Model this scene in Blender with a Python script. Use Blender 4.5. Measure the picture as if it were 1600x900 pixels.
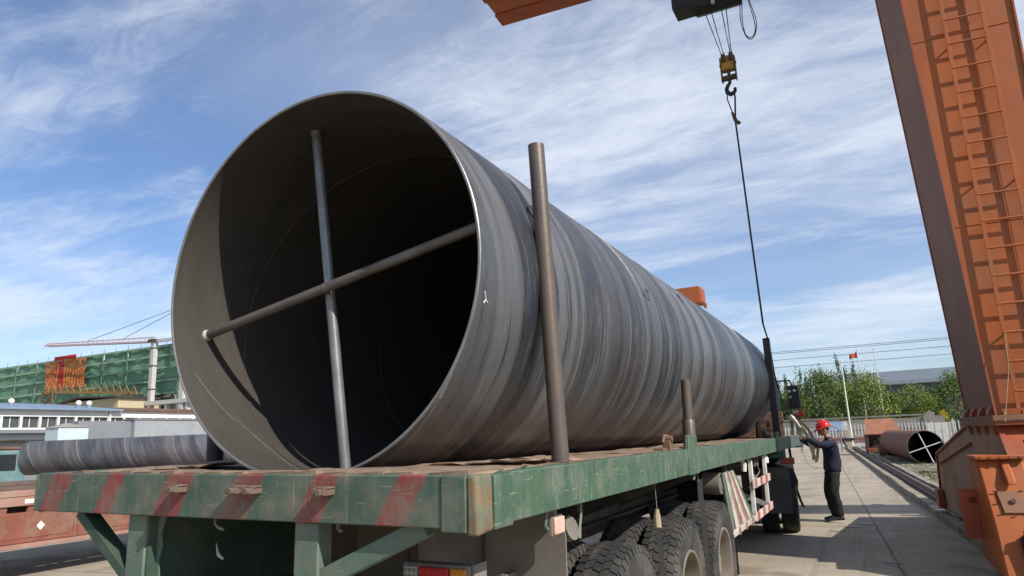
import bpy, bmesh, math, random
from math import sin, cos, pi, radians, sqrt, atan2
from mathutils import Vector, Matrix
random.seed(11)
for o in list(bpy.data.objects): bpy.data.objects.remove(o)
scn = bpy.context.scene
COL = scn.collection

# ------------------------------------------------------------------ camera
cam = bpy.data.cameras.new('camera'); camo = bpy.data.objects.new('camera', cam); COL.objects.link(camo)
_r = Vector((0.89175147, 0.45064005, -0.04126561)); _u = Vector((0.13242668, -0.17267656, 0.97603585)); _f = Vector((-0.43271524, 0.87584608, 0.21366135))
camo.matrix_world = Matrix(((_r.x, _u.x, -_f.x, 2.456), (_r.y, _u.y, -_f.y, -2.1305), (_r.z, _u.z, -_f.z, 1.6318), (0, 0, 0, 1)))
cam.sensor_width = 36; cam.lens = 1094.8 * 36 / 1600; cam.clip_start = 0.05; cam.clip_end = 3000
scn.camera = camo
# ------------------------------------------------------------------ sun + sky
SUN = Vector((-1.20, 0.40, -1.0)).normalized()
sl = bpy.data.lights.new('sun', 'SUN'); sl.energy = 5.0; sl.angle = radians(0.53); sl.color = (1.0, 0.94, 0.85)
so = bpy.data.objects.new('sun', sl); COL.objects.link(so); so.rotation_euler = SUN.to_track_quat('-Z', 'Y').to_euler(); so.location = (30, -10, 30)
wd = bpy.data.worlds.new('World'); scn.world = wd; wd.use_nodes = True
def world_nodes():
    nt = wd.node_tree; nt.nodes.clear(); N = nt.nodes.new; L = nt.links.new
    out = N('ShaderNodeOutputWorld'); bg = N('ShaderNodeBackground'); bg.inputs['Strength'].default_value = 0.112
    sky = N('ShaderNodeTexSky'); sky.sky_type = 'NISHITA'; sky.sun_disc = False
    sky.sun_elevation = math.asin(-SUN.z); sky.sun_rotation = atan2(-SUN.x, -SUN.y)
    sky.air_density = 1.0; sky.dust_density = 0.8; sky.ozone_density = 2.6; sky.altitude = 50
    tc = N('ShaderNodeTexCoord'); sx = N('ShaderNodeSeparateXYZ'); L(tc.outputs['Generated'], sx.inputs[0])
    def m(op, a, b=None, cl=False):
        n = N('ShaderNodeMath'); n.operation = op; n.use_clamp = cl
        for i, v in enumerate((a, b)):
            if v is None: continue
            if isinstance(v, (int, float)): n.inputs[i].default_value = v
            else: L(v, n.inputs[i])
        return n.outputs[0]
    zc = m('ADD', m('MAXIMUM', sx.outputs[2], 0.0), 0.10)
    cx = m('DIVIDE', sx.outputs[0], zc); cy = m('DIVIDE', sx.outputs[1], zc)
    cb = N('ShaderNodeCombineXYZ'); L(cx, cb.inputs[0]); L(cy, cb.inputs[1])
    def noise(scale, sc, rot, loc, detail, rough, dist):
        mp = N('ShaderNodeMapping'); mp.inputs['Scale'].default_value = sc; mp.inputs['Rotation'].default_value = (0, 0, rot); mp.inputs['Location'].default_value = loc
        L(cb.outputs[0], mp.inputs[0]); n = N('ShaderNodeTexNoise'); n.inputs['Scale'].default_value = scale; n.inputs['Detail'].default_value = detail
        n.inputs['Roughness'].default_value = rough; n.inputs['Distortion'].default_value = dist; L(mp.outputs[0], n.inputs['Vector']); return n.outputs['Fac']
    a = noise(1.0, (0.45, 1.9, 1), radians(14), (3.1, 1.7, 0), 9, 0.60, 0.6)      # long cirrus streaks
    b = noise(1.5, (0.8, 1.25, 1), radians(-35), (0.4, 5.2, 2), 9, 0.63, 1.0)    # fibrous tufts
    c = noise(0.45, (1, 1, 1), 0.3, (2.3, 0.8, 4), 3, 0.5, 0.2)                     # large cover
    fine = noise(6.0, (0.7, 1.6, 1), radians(20), (1, 1, 7), 8, 0.7, 1.2)
    s = m('ADD', m('MULTIPLY', a, 0.55), m('MULTIPLY', b, 0.45)); s = m('ADD', s, m('MULTIPLY', m('SUBTRACT', c, 0.5), 0.55)); s = m('ADD', s, m('MULTIPLY', m('SUBTRACT', fine, 0.5), 0.24))
    mr = N('ShaderNodeMapRange'); mr.interpolation_type = 'SMOOTHSTEP'; mr.inputs['From Min'].default_value = 0.39; mr.inputs['From Max'].default_value = 0.70
    mr.inputs['To Max'].default_value = 0.76; L(s, mr.inputs['Value'])
    fade = N('ShaderNodeMapRange'); fade.inputs['From Min'].default_value = 0.02; fade.inputs['From Max'].default_value = 0.16; L(sx.outputs[2], fade.inputs['Value'])
    fac = m('MULTIPLY', mr.outputs[0], fade.outputs[0])
    veil = N('ShaderNodeMapRange'); veil.interpolation_type = 'SMOOTHSTEP'; veil.inputs['From Min'].default_value = 0.36; veil.inputs['From Max'].default_value = 0.66; veil.inputs['To Max'].default_value = 0.30; L(c, veil.inputs['Value'])
    vf = m('MULTIPLY', veil.outputs[0], fade.outputs[0]); fac = m('ADD', fac, m('MULTIPLY', vf, m('SUBTRACT', 1.0, fac)), True)
    tint = N('ShaderNodeMix'); tint.data_type = 'RGBA'; tint.blend_type = 'MULTIPLY'; tint.inputs[0].default_value = 1.0; L(sky.outputs[0], tint.inputs[6]); tint.inputs[7].default_value = (1.04, 1.10, 1.24, 1)
    mx = N('ShaderNodeMix'); mx.data_type = 'RGBA'; L(fac, mx.inputs[0]); L(tint.outputs[2], mx.inputs[6]); mx.inputs[7].default_value = (7.2, 7.7, 8.5, 1)
    L(mx.outputs[2], bg.inputs['Color']); L(bg.outputs[0], out.inputs[0])
world_nodes()
scn.view_settings.view_transform = 'Standard'; scn.view_settings.look = 'None'; scn.view_settings.exposure = 0.14; scn.view_settings.gamma = 1.0
scn.render.engine = 'CYCLES'

# ------------------------------------------------------------------ materials
MATS = {}
def mat(name, col, col2=None, scale=4.0, rough=0.65, metal=0.0, bump=0.0, bscale=60.0, dirt=None, dirt_amt=0.4, dirt_scale=2.5, contrast=0.35, stretch=None, stripe=None, emit=None, trans=0.0, alpha=1.0, streak=None, chips=None, coord='Object', rough_var=0.12, spec=0.28):
    """procedural paint / metal / earth: two tones by noise, dirt by a second noise, fine relief"""
    if name in MATS: return MATS[name]
    m = bpy.data.materials.new(name); m.use_nodes = True; MATS[name] = m
    nt = m.node_tree; N = nt.nodes.new; L = nt.links.new
    bs = nt.nodes['Principled BSDF']; bs.inputs['Roughness'].default_value = rough; bs.inputs['Metallic'].default_value = metal
    bs.inputs['Specular IOR Level'].default_value = spec
    tc = N('ShaderNodeTexCoord'); vec = tc.outputs[coord]
    if stretch:
        mp = N('ShaderNodeMapping'); mp.inputs['Scale'].default_value = stretch; L(vec, mp.inputs[0]); v2 = mp.outputs[0]
    else: v2 = vec
    def noise(v, s, d=6, r=0.6):
        n = N('ShaderNodeTexNoise'); n.inputs['Scale'].default_value = s; n.inputs['Detail'].default_value = d; n.inputs['Roughness'].default_value = r; L(v, n.inputs['Vector']); return n.outputs['Fac']
    def mr(v, a, b, t0=0, t1=1):
        n = N('ShaderNodeMapRange'); n.inputs['From Min'].default_value = a; n.inputs['From Max'].default_value = b; n.inputs['To Min'].default_value = t0; n.inputs['To Max'].default_value = t1; L(v, n.inputs['Value']); return n.outputs[0]
    def mix(f, a, b):
        n = N('ShaderNodeMix'); n.data_type = 'RGBA'
        for i, v in ((0, f), (6, a), (7, b)):
            if isinstance(v, (int, float)): n.inputs[i].default_value = v
            elif isinstance(v, tuple): n.inputs[i].default_value = (*v[:3], 1)
            else: L(v, n.inputs[i])
        return n.outputs[2]
    if col2 is None: col2 = tuple(c * 0.72 for c in col)
    n1 = noise(v2, scale)
    c = mix(mr(n1, 0.5 - contrast * 0.5, 0.5 + contrast * 0.5), col, col2)
    if stripe: c = stripe(nt, vec, c, mix, mr, noise)
    if streak:   # vertical runs
        mp = N('ShaderNodeMapping'); mp.inputs['Scale'].default_value = streak[1]; L(vec, mp.inputs[0]); c = mix(mr(noise(mp.outputs[0], 1.0, 5, 0.65), 0.5, 0.75, 0, streak[2]), c, streak[0])
    if dirt: c = mix(mr(noise(vec, dirt_scale, 9, 0.68), 0.56 - dirt_amt * 0.25, 0.66, 0, min(1, dirt_amt * 1.6)), c, dirt)
    if chips:    # sharp little losses and fine scratches, (colour, amount)
        c = mix(mr(noise(vec, 38, 4, 0.75), 0.70-chips[1]*.1, 0.715-chips[1]*.1, 0, 0.85), c, chips[0])
        for k_, sc_ in ((0, (9, 9, 95)), (1, (70, 70, 4.5))):
            mp = N('ShaderNodeMapping'); mp.inputs['Scale'].default_value = sc_; mp.inputs['Rotation'].default_value = (.12, .25*(1-2*k_), .1); mp.inputs['Location'].default_value = (3.1*k_, 1.7, .4); L(vec, mp.inputs[0])
            c = mix(mr(noise(mp.outputs[0], 1.0, 3, 0.6), 0.69-chips[1]*.06, 0.705-chips[1]*.06, 0, 0.55), c, tuple(min(.5, q*1.25) for q in chips[0]))
    L(c, bs.inputs['Base Color'])
    nf = noise(vec, bscale, 8, 0.65)
    L(mr(nf, 0.3, 0.7, max(0.02, rough - rough_var), min(1, rough + rough_var)), bs.inputs['Roughness'])
    if bump:
        b = N('ShaderNodeBump'); b.inputs['Strength'].default_value = bump; b.inputs['Distance'].default_value = 0.01; L(nf, b.inputs['Height']); L(b.outputs[0], bs.inputs['Normal'])
    if emit: bs.inputs['Emission Color'].default_value = (*emit[0], 1); bs.inputs['Emission Strength'].default_value = emit[1]
    if trans: bs.inputs['Transmission Weight'].default_value = trans
    if alpha < 1: bs.inputs['Alpha'].default_value = alpha
    return m

# ------------------------------------------------------------------ mesh helpers
class B:
    def __init__(s): s.v = []; s.f = []; s.mi = []; s.cur = 0
    def add(s, vs, fs):
        o = len(s.v); s.v += [tuple(v) for v in vs]; s.f += [tuple(i + o for i in f) for f in fs]; s.mi += [s.cur] * len(fs); return s
    def box(s, a, b):
        (x0, y0, z0), (x1, y1, z1) = a, b
        return s.add([(x0,y0,z0),(x1,y0,z0),(x1,y1,z0),(x0,y1,z0),(x0,y0,z1),(x1,y0,z1),(x1,y1,z1),(x0,y1,z1)], [(0,3,2,1),(4,5,6,7),(0,1,5,4),(1,2,6,5),(2,3,7,6),(3,0,4,7)])
    def hexa(s, lo, hi):   # 4 points below, 4 above, ccw
        return s.add(list(lo) + list(hi), [(0,3,2,1),(4,5,6,7),(0,1,5,4),(1,2,6,5),(2,3,7,6),(3,0,4,7)])
    def obox(s, c, size, M):
        hx, hy, hz = [k / 2 for k in size]; c = Vector(c)
        vs = [c + M @ Vector(p) for p in [(-hx,-hy,-hz),(hx,-hy,-hz),(hx,hy,-hz),(-hx,hy,-hz),(-hx,-hy,hz),(hx,-hy,hz),(hx,hy,hz),(-hx,hy,hz)]]
        return s.add(vs, [(0,3,2,1),(4,5,6,7),(0,1,5,4),(1,2,6,5),(2,3,7,6),(3,0,4,7)])
    def bar(s, p, q, w, h, up=(0, 0, 1)):
        p, q = Vector(p), Vector(q); d = (q - p).normalized(); u = Vector(up)
        if abs(d.dot(u)) > 0.98: u = Vector((0, 1, 0))
        x = d.cross(u).normalized(); u = x.cross(d)
        lo = [p - x*w/2 - u*h/2, p + x*w/2 - u*h/2, p + x*w/2 + u*h/2, p - x*w/2 + u*h/2]
        hi = [v + (q - p) for v in lo]
        return s.add(lo + hi, [(0,1,2,3),(7,6,5,4),(0,4,5,1),(1,5,6,2),(2,6,7,3),(3,7,4,0)])
    def tube(s, pts, r, n=8, cap=True):
        pts = [Vector(p) for p in pts]; rings = []; prev = None
        for i, p in enumerate(pts):
            d = (pts[min(i+1, len(pts)-1)] - pts[max(i-1, 0)]).normalized()
            u = prev if prev else (Vector((0,0,1)) if abs(d.z) < 0.9 else Vector((1,0,0)))
            x = d.cross(u); x = x.normalized() if x.length > 1e-6 else d.orthogonal().normalized(); u = x.cross(d); prev = u
            rr = r[i] if isinstance(r, (list, tuple)) else r
            rings.append([p + (x*cos(2*pi*k/n) + u*sin(2*pi*k/n)) * rr for k in range(n)])
        vs = [v for R in rings for v in R]; fs = []
        for i in range(len(pts)-1):
            for k in range(n): fs.append((i*n+k, i*n+(k+1)%n, (i+1)*n+(k+1)%n, (i+1)*n+k))
        if cap: fs += [tuple(range(n))[::-1], tuple((len(pts)-1)*n+k for k in range(n))]
        return s.add(vs, fs)
    def cyl(s, p, q, r, r2=None, n=16): return s.tube([p, q], [r, r if r2 is None else r2], n)
    def prism(s, poly, fn, a, b):   # poly 2d, fn(u,v,t)->xyz
        n = len(poly); vs = [fn(u, v, a) for u, v in poly] + [fn(u, v, b) for u, v in poly]
        return s.add(vs, [tuple(range(n))[::-1], tuple(range(n, 2*n))] + [(i, (i+1)%n, n+(i+1)%n, n+i) for i in range(n)])
    def lathe(s, prof, fn, n=32, close=False):   # prof (r,h) ; fn(a,r,h)
        m = len(prof); vs = [fn(2*pi*k/n, r, h) for k in range(n) for r, h in prof]; fs = []
        for k in range(n):
            for i in range(m if close else m-1):
                j = (i+1) % m; fs.append((k*m+i, k*m+j, ((k+1)%n)*m+j, ((k+1)%n)*m+i))
        return s.add(vs, fs)
    def ball(s, c, r, n=10, sc=(1,1,1)):
        c = Vector(c); vs = []; fs = []; m = n//2 + 1
        for i in range(m):
            t = pi * i / (m-1)
            for k in range(n): vs.append(c + Vector((r*sc[0]*sin(t)*cos(2*pi*k/n), r*sc[1]*sin(t)*sin(2*pi*k/n), r*sc[2]*cos(t))))
        for i in range(m-1):
            for k in range(n): fs.append((i*n+k, (i+1)*n+k, (i+1)*n+(k+1)%n, i*n+(k+1)%n))
        return s.add(vs, fs)
    def mesh(s, name, mats, smooth=True, ang=38):
        me = bpy.data.meshes.new(name); me.from_pydata(s.v, [], s.f)
        for m in (mats if isinstance(mats, (list, tuple)) else [mats]): me.materials.append(m)
        bm = bmesh.new(); bm.from_mesh(me); bmesh.ops.recalc_face_normals(bm, faces=bm.faces); bm.to_mesh(me); bm.free()
        me.polygons.foreach_set('material_index', s.mi)
        if smooth:
            me.polygons.foreach_set('use_smooth', [True]*len(me.polygons)); me.set_sharp_from_angle(angle=radians(ang))
        me.update(); return me
    def obj(s, name, mats, parent=None, bevel=0.0, smooth=True, seg=2, ang=38):
        return link(name, s.mesh(name, mats, smooth, ang), parent, bevel, seg)
def link(name, me, parent=None, bevel=0.0, seg=2):
    o = bpy.data.objects.new(name, me); COL.objects.link(o)
    if parent: o.parent = parent
    if bevel:
        b = o.modifiers.new('bevel', 'BEVEL'); b.width = bevel; b.segments = seg; b.limit_method = 'ANGLE'; b.angle_limit = radians(40); b.harden_normals = False
    return o
def tag(o, label, cat, group=None, kind=None):
    if label: o['label'] = label
    if cat: o['category'] = cat
    if group: o['group'] = group
    if kind: o['kind'] = kind
    return o
def struct(o): o['kind'] = 'structure'; return o
def empty(name, loc=(0,0,0), rot=(0,0,0)):
    o = bpy.data.objects.new(name, None); COL.objects.link(o); o.location = loc; o.rotation_euler = rot; o.empty_display_size = 0.2; return o
def copy_tree(o, parent=None):
    c = o.copy(); COL.objects.link(c); c.parent = parent
    for ch in list(o.children):
        if ch.name in COL.objects: copy_tree(ch, c)
    return c
def plane_mesh(x0, x1, y0, y1, z, nx=1, ny=1):
    b = B(); vs = [(x0+(x1-x0)*i/nx, y0+(y1-y0)*j/ny, z) for j in range(ny+1) for i in range(nx+1)]
    b.add(vs, [(j*(nx+1)+i, j*(nx+1)+i+1, (j+1)*(nx+1)+i+1, (j+1)*(nx+1)+i) for j in range(ny) for i in range(nx)]); return b

# ------------------------------------------------------------------ palette
def worn(col, k): return tuple(c*k for c in col)
GREEN = (0.085, 0.19, 0.125); ORANGE = (0.46, 0.135, 0.045)
def green_stripe(iv):
    def f(nt, vec, c, mix, mr, noise):
        N = nt.nodes.new; L = nt.links.new
        sx = N('ShaderNodeSeparateXYZ'); L(vec, sx.inputs[0])
        a = N('ShaderNodeMath'); a.operation = 'MULTIPLY_ADD'; L(sx.outputs[2], a.inputs[0]); a.inputs[1].default_value = -0.56; a.inputs[2].default_value = 0.56*1.55
        b = N('ShaderNodeMath'); b.operation = 'ADD'; L(sx.outputs[0], b.inputs[0]); L(a.outputs[0], b.inputs[1])
        w = N('ShaderNodeMath'); w.operation = 'MULTIPLY_ADD'; L(noise(vec, 26, 6, 0.7), w.inputs[0]); w.inputs[1].default_value = 0.05; L(b.outputs[0], w.inputs[2])
        t = mr(w.outputs[0], -1.225, 1.275)
        rp = N('ShaderNodeValToRGB'); rp.color_ramp.interpolation = 'LINEAR'; els = rp.color_ramp.elements
        els[0].position = 0; els[0].color = (0,0,0,1); els[1].position = 1; els[1].color = (0,0,0,1)
        e = 0.0025
        for x0, x1, k in iv:
            p0 = (x0+1.25)/2.5; p1 = (x1+1.25)/2.5
            for p, v in ((p0-e, 0), (p0+e, k), (p1-e, k), (p1+e, 0)):
                q = els.new(p); q.color = (v, v, v, 1)
        L(t, rp.inputs[0])
        red = mix(mr(noise(vec, 9, 7, 0.7), 0.42, 0.62), (0.24, 0.036, 0.034), (0.17, 0.055, 0.048))
        return mix(rp.outputs[0], c, red)
    return f
M_green_rear = mat('green_paint_rear', (0.072, 0.118, 0.086), (0.052, 0.086, 0.064), scale=5, rough=0.55, bump=0.12, dirt=(0.20, 0.165, 0.12), dirt_amt=0.42, dirt_scale=6, streak=((0.2, 0.2, 0.17), (30, 30, 2.0), 0.35), chips=((0.21, 0.19, 0.145), .5),
    stripe=green_stripe([(-1.11,-0.96,.85),(-0.69,-0.58,.95),(-0.29,-0.13,.9),(0.12,0.27,.75),(0.53,0.65,.95),(0.92,1.035,1)]))
M_green = mat('green_paint_side', (0.062, 0.120, 0.074), (0.043, 0.09, 0.056), scale=3.5, rough=0.5, bump=0.12, dirt=(0.16, 0.18, 0.14), dirt_amt=0.4, dirt_scale=7, streak=((0.16, 0.21, 0.17), (16, 16, 1.6), 0.55), chips=((0.25, 0.27, 0.22), .5))
M_green_dark = mat('green_paint_dark', (0.045, 0.085, 0.06), (0.035, 0.06, 0.045), rough=0.6, bump=0.15, dirt=(0.12, 0.11, 0.09), dirt_amt=0.4)
M_green_post = mat('green_paint_post', (0.12, 0.17, 0.13), (0.085, 0.13, 0.10), scale=8, rough=0.65, bump=0.15, dirt=(0.22, 0.19, 0.14), dirt_amt=0.45, chips=((0.22, 0.17, 0.11), .5))
M_greygreen = mat('grey_green_primer', (0.10, 0.125, 0.12), (0.08, 0.10, 0.10), rough=0.55, bump=0.1, dirt=(0.18, 0.17, 0.14), dirt_amt=0.25)
M_rust_edge = mat('rusty_edge', (0.25, 0.125, 0.055), (0.12, 0.075, 0.045), scale=9, rough=0.8, bump=0.4, dirt=(0.12, 0.17, 0.125), dirt_amt=0.55, dirt_scale=12, streak=((0.32, 0.23, 0.13), (30, 30, 2.5), 0.7))
M_rust = mat('rusty_steel', (0.17, 0.085, 0.05), (0.11, 0.06, 0.042), scale=6, rough=0.8, bump=0.35, dirt=(0.2, 0.14, 0.1), dirt_amt=0.4)
M_ply = mat('weathered_plywood', (0.30, 0.215, 0.15), (0.21, 0.145, 0.10), scale=3, stretch=(1, 6, 1), rough=0.85, bump=0.4, bscale=30, dirt=(0.12, 0.085, 0.065), dirt_amt=0.45, dirt_scale=4)
M_under = mat('grimy_chassis', (0.055, 0.05, 0.042), (0.04, 0.036, 0.03), rough=0.8, bump=0.25, dirt=(0.14, 0.115, 0.085), dirt_amt=0.5)
M_panel = mat('dusty_mud_panel', (0.165, 0.15, 0.125), (0.13, 0.115, 0.095), rough=0.85, bump=0.15, dirt=(0.22, 0.2, 0.17), dirt_amt=0.35)
M_brownpanel = mat('dull_brown_panel', (0.13, 0.105, 0.075), (0.12, 0.07, 0.055), scale=2.2, rough=0.8, bump=0.15, dirt=(0.17, 0.14, 0.085), dirt_amt=0.5, contrast=0.2)
M_black = mat('black_rubbery', (0.022, 0.022, 0.023), (0.03, 0.03, 0.03), rough=0.6, bump=0.1)
M_tyre = mat('tyre_rubber', (0.028, 0.028, 0.029), (0.045, 0.044, 0.042), scale=5, rough=0.85, bump=0.25, dirt=(0.12, 0.108, 0.09), dirt_amt=0.45, dirt_scale=3.5)
M_rimsteel = mat('dusty_wheel_steel', (0.26, 0.23, 0.185), (0.19, 0.165, 0.13), rough=0.7, bump=0.15, dirt=(0.12, 0.09, 0.06), dirt_amt=0.5)
M_stake = mat('brown_scaled_steel', (0.135, 0.115, 0.10), (0.10, 0.08, 0.068), scale=3, stretch=(1, 1, 0.3), rough=0.42, metal=0.35, bump=0.12, dirt=(0.19, 0.125, 0.085), dirt_amt=0.4, dirt_scale=5)
M_dpost = mat('dark_post_steel', (0.045, 0.042, 0.040), (0.06, 0.052, 0.046), rough=0.55, bump=0.2, dirt=(0.10, 0.08, 0.06), dirt_amt=0.35)
M_white = mat('white_paint', (0.72, 0.71, 0.66), (0.62, 0.6, 0.54), rough=0.55, bump=0.08, dirt=(0.3, 0.25, 0.2), dirt_amt=0.3)
M_redp = mat('red_paint', (0.42, 0.055, 0.045), (0.33, 0.06, 0.05), rough=0.5, dirt=(0.25, 0.2, 0.17), dirt_amt=0.3)
M_lens_red = mat('red_lens', (0.45, 0.02, 0.025), (0.38, 0.02, 0.02), rough=0.2)
M_lens_amb = mat('amber_lens', (0.65, 0.24, 0.02), (0.5, 0.18, 0.02), rough=0.2)
M_lens_clr = mat('clear_lens', (0.42, 0.41, 0.39), (0.3, 0.3, 0.29), rough=0.2)
M_lens_pink = mat('faded_marker_lens', (0.62, 0.36, 0.28), (0.7, 0.5, 0.42), rough=0.3)
M_dusty = mat('dusty_grey_plastic', (0.21, 0.2, 0.18), (0.16, 0.15, 0.135), rough=0.7)
M_strap = mat('beige_webbing', (0.38, 0.31, 0.2), (0.28, 0.22, 0.13), rough=0.9, bump=0.2)
M_ropegrey = mat('grey_rope', (0.28, 0.27, 0.25), (0.2, 0.19, 0.17), rough=0.9)
M_wire = mat('steel_wire_rope', (0.035, 0.035, 0.037), (0.05, 0.05, 0.05), rough=0.5, metal=0.5)
M_orange = mat('orange_crane_paint', (0.405, 0.112, 0.028), (0.32, 0.088, 0.025), scale=1.3, rough=0.55, bump=0.06, dirt=(0.28, 0.115, 0.055), dirt_amt=0.42, dirt_scale=1.6, streak=((0.24, 0.085, 0.04), (5, 5, 0.4), 0.55), chips=((0.16, 0.07, 0.04), .25))
M_orange_dust_shade = mat('dusty_shaded_orange_paint', (0.25, 0.13, 0.08), (0.19, 0.095, 0.06), scale=1.6, rough=0.75, bump=0.1, dirt=(0.20, 0.10, 0.06), dirt_amt=0.42, dirt_scale=2.4, streak=((0.22, 0.11, 0.065), (6, 6, 0.6), 0.5))
M_orange_red = mat('red_oxide_paint', (0.36, 0.085, 0.035), (0.26, 0.065, 0.03), scale=3, rough=0.6, bump=0.12, dirt=(0.26, 0.13, 0.07), dirt_amt=0.35)
M_yellow = mat('hook_block_yellow', (0.50, 0.27, 0.03), (0.34, 0.18, 0.03), scale=5, rough=0.55, bump=0.1, dirt=(0.09, 0.06, 0.03), dirt_amt=0.5, dirt_scale=5)
M_dirtybrown = mat('greasy_brown_steel', (0.10, 0.06, 0.035), (0.065, 0.042, 0.03), rough=0.6, bump=0.15)
M_galv = mat('galvanised_tube', (0.25, 0.255, 0.265), (0.17, 0.175, 0.18), scale=9, rough=0.4, metal=0.45, bump=0.06, dirt=(0.17, 0.13, 0.1), dirt_amt=0.35, dirt_scale=6)
M_brownbar = mat('brown_tube', (0.15, 0.135, 0.12), (0.105, 0.09, 0.078), scale=7, rough=0.45, metal=0.3, bump=0.08, dirt=(0.22, 0.2, 0.18), dirt_amt=0.3)

def pipe_mat(name, P, zc, cols, inner, seamw=0.010, phase=0.0, roughm=0.42, metal=0.45):
    m = bpy.data.materials.new(name); m.use_nodes = True; nt = m.node_tree; N = nt.nodes.new; L = nt.links.new
    bs = nt.nodes['Principled BSDF']; tc = N('ShaderNodeTexCoord'); vec = tc.outputs['Object']; sx = N('ShaderNodeSeparateXYZ'); L(vec, sx.inputs[0])
    def mt(op, a, b=None, c=None, cl=False):
        n = N('ShaderNodeMath'); n.operation = op; n.use_clamp = cl
        for i, v in enumerate((a, b, c)):
            if v is None: continue
            if isinstance(v, (int, float)): n.inputs[i].default_value = v
            else: L(v, n.inputs[i])
        return n.outputs[0]
    def mr(v, a, b, t0=0, t1=1):
        n = N('ShaderNodeMapRange'); n.inputs['From Min'].default_value = a; n.inputs['From Max'].default_value = b; n.inputs['To Min'].default_value = t0; n.inputs['To Max'].default_value = t1; L(v, n.inputs['Value']); return n.outputs[0]
    def mix(f, a, b):
        n = N('ShaderNodeMix'); n.data_type = 'RGBA'
        for i, v in ((0, f), (6, a), (7, b)):
            if isinstance(v, (int, float)): n.inputs[i].default_value = v
            elif isinstance(v, tuple): n.inputs[i].default_value = (*v[:3], 1)
            else: L(v, n.inputs[i])
        return n.outputs[2]
    def noise(v, s, d=6, r=0.6):
        n = N('ShaderNodeTexNoise'); n.inputs['Scale'].default_value = s; n.inputs['Detail'].default_value = d; n.inputs['Roughness'].default_value = r; L(v, n.inputs['Vector']); return n.outputs['Fac']
    # helix: angle measured so that the wrap lies underneath
    zz = mt('SUBTRACT', sx.outputs[2], zc); th = mt('ARCTAN2', sx.outputs[0], zz)         # 0 on top, + to the right, wrap at the bottom
    k = mt('SUBTRACT', mt('DIVIDE', sx.outputs[1], P), mt('DIVIDE', th, 2*pi)); k = mt('ADD', k, phase)
    fr = mt('FRACT', k); along = mt('MULTIPLY', mt('FLOOR', k), 3.7)
    cb = N('ShaderNodeCombineXYZ'); L(mt('MULTIPLY', fr, 1.0), cb.inputs[0]); L(mt('MULTIPLY_ADD', th, 0.03, along), cb.inputs[1])
    cb2 = N('ShaderNodeCombineXYZ'); L(fr, cb2.inputs[0]); L(mt('MULTIPLY_ADD', th, 0.035, along), cb2.inputs[1]); L(mt('MULTIPLY', sx.outputs[1], 0.05), cb2.inputs[2])
    wide = noise(cb.outputs[0], 3.2, 3, 0.55); lines = noise(cb2.outputs[0], 15.0, 7, 0.72); hair = noise(cb2.outputs[0], 110.0, 3, 0.6)
    rust = noise(vec, 1.7, 8, 0.65); blot = noise(vec, 7.0, 7, 0.7)
    c = mix(mr(wide, 0.46, 0.54), cols[0], cols[1])
    wn = N('ShaderNodeTexWhiteNoise'); wn.noise_dimensions = '1D'; L(mt('FLOOR', mt('ADD', mt('MULTIPLY', k, 5.0), mt('MULTIPLY', mt('FLOOR', mt('MULTIPLY', k, 2.0)), 0.37))), wn.inputs['W'])
    c = mix(mr(wn.outputs['Value'], 0.50, 0.80, 0, 0.75), c, cols[1]); c = mix(mr(wn.outputs['Value'], 0.35, 0.0, 0, 0.42), c, (cols[2][0]*.8, cols[2][1]*.8, cols[2][2]*.8))
    c = mix(mr(lines, 0.54, 0.64, 0, 0.55), c, cols[2])
    c = mix(mr(lines, 0.44, 0.37, 0, 0.7), c, cols[3])
    c = mix(mr(hair, 0.57, 0.70, 0, 0.5), c, cols[4])
    c = mix(mr(rust, 0.48, 0.68, 0, 0.42), c, cols[5])
    c = mix(mr(blot, 0.60, 0.72, 0, 0.25), c, cols[4])
    sd = mt('ABSOLUTE', mt('SUBTRACT', fr, 0.5)); seam = mr(sd, 0.5-seamw/P*1.6, 0.5-seamw/P*0.5)
    c = mix(mt('MULTIPLY', seam, mr(blot, 0.3, 0.6, 0.2, 1)), c, cols[6])
    # inside face: dusty dull scale
    rad = mt('SQRT', mt('ADD', mt('MULTIPLY', sx.outputs[0], sx.outputs[0]), mt('MULTIPLY', zz, zz)))
    L(c, bs.inputs['Base Color']); bs.inputs['Metallic'].default_value = metal
    L(mr(lines, 0.3, 0.7, roughm-0.1, roughm+0.14), bs.inputs['Roughness'])
    bp = N('ShaderNodeBump'); bp.inputs['Strength'].default_value = 0.10; bp.inputs['Distance'].default_value = 0.006
    L(mt('ADD', mt('MULTIPLY', lines, 0.5), mt('MULTIPLY', wide, 1.5)), bp.inputs['Height']); L(bp.outputs[0], bs.inputs['Normal'])
    # inner
    m2 = bpy.data.materials.new(name+'_inside'); m2.use_nodes = True
    return m

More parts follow.
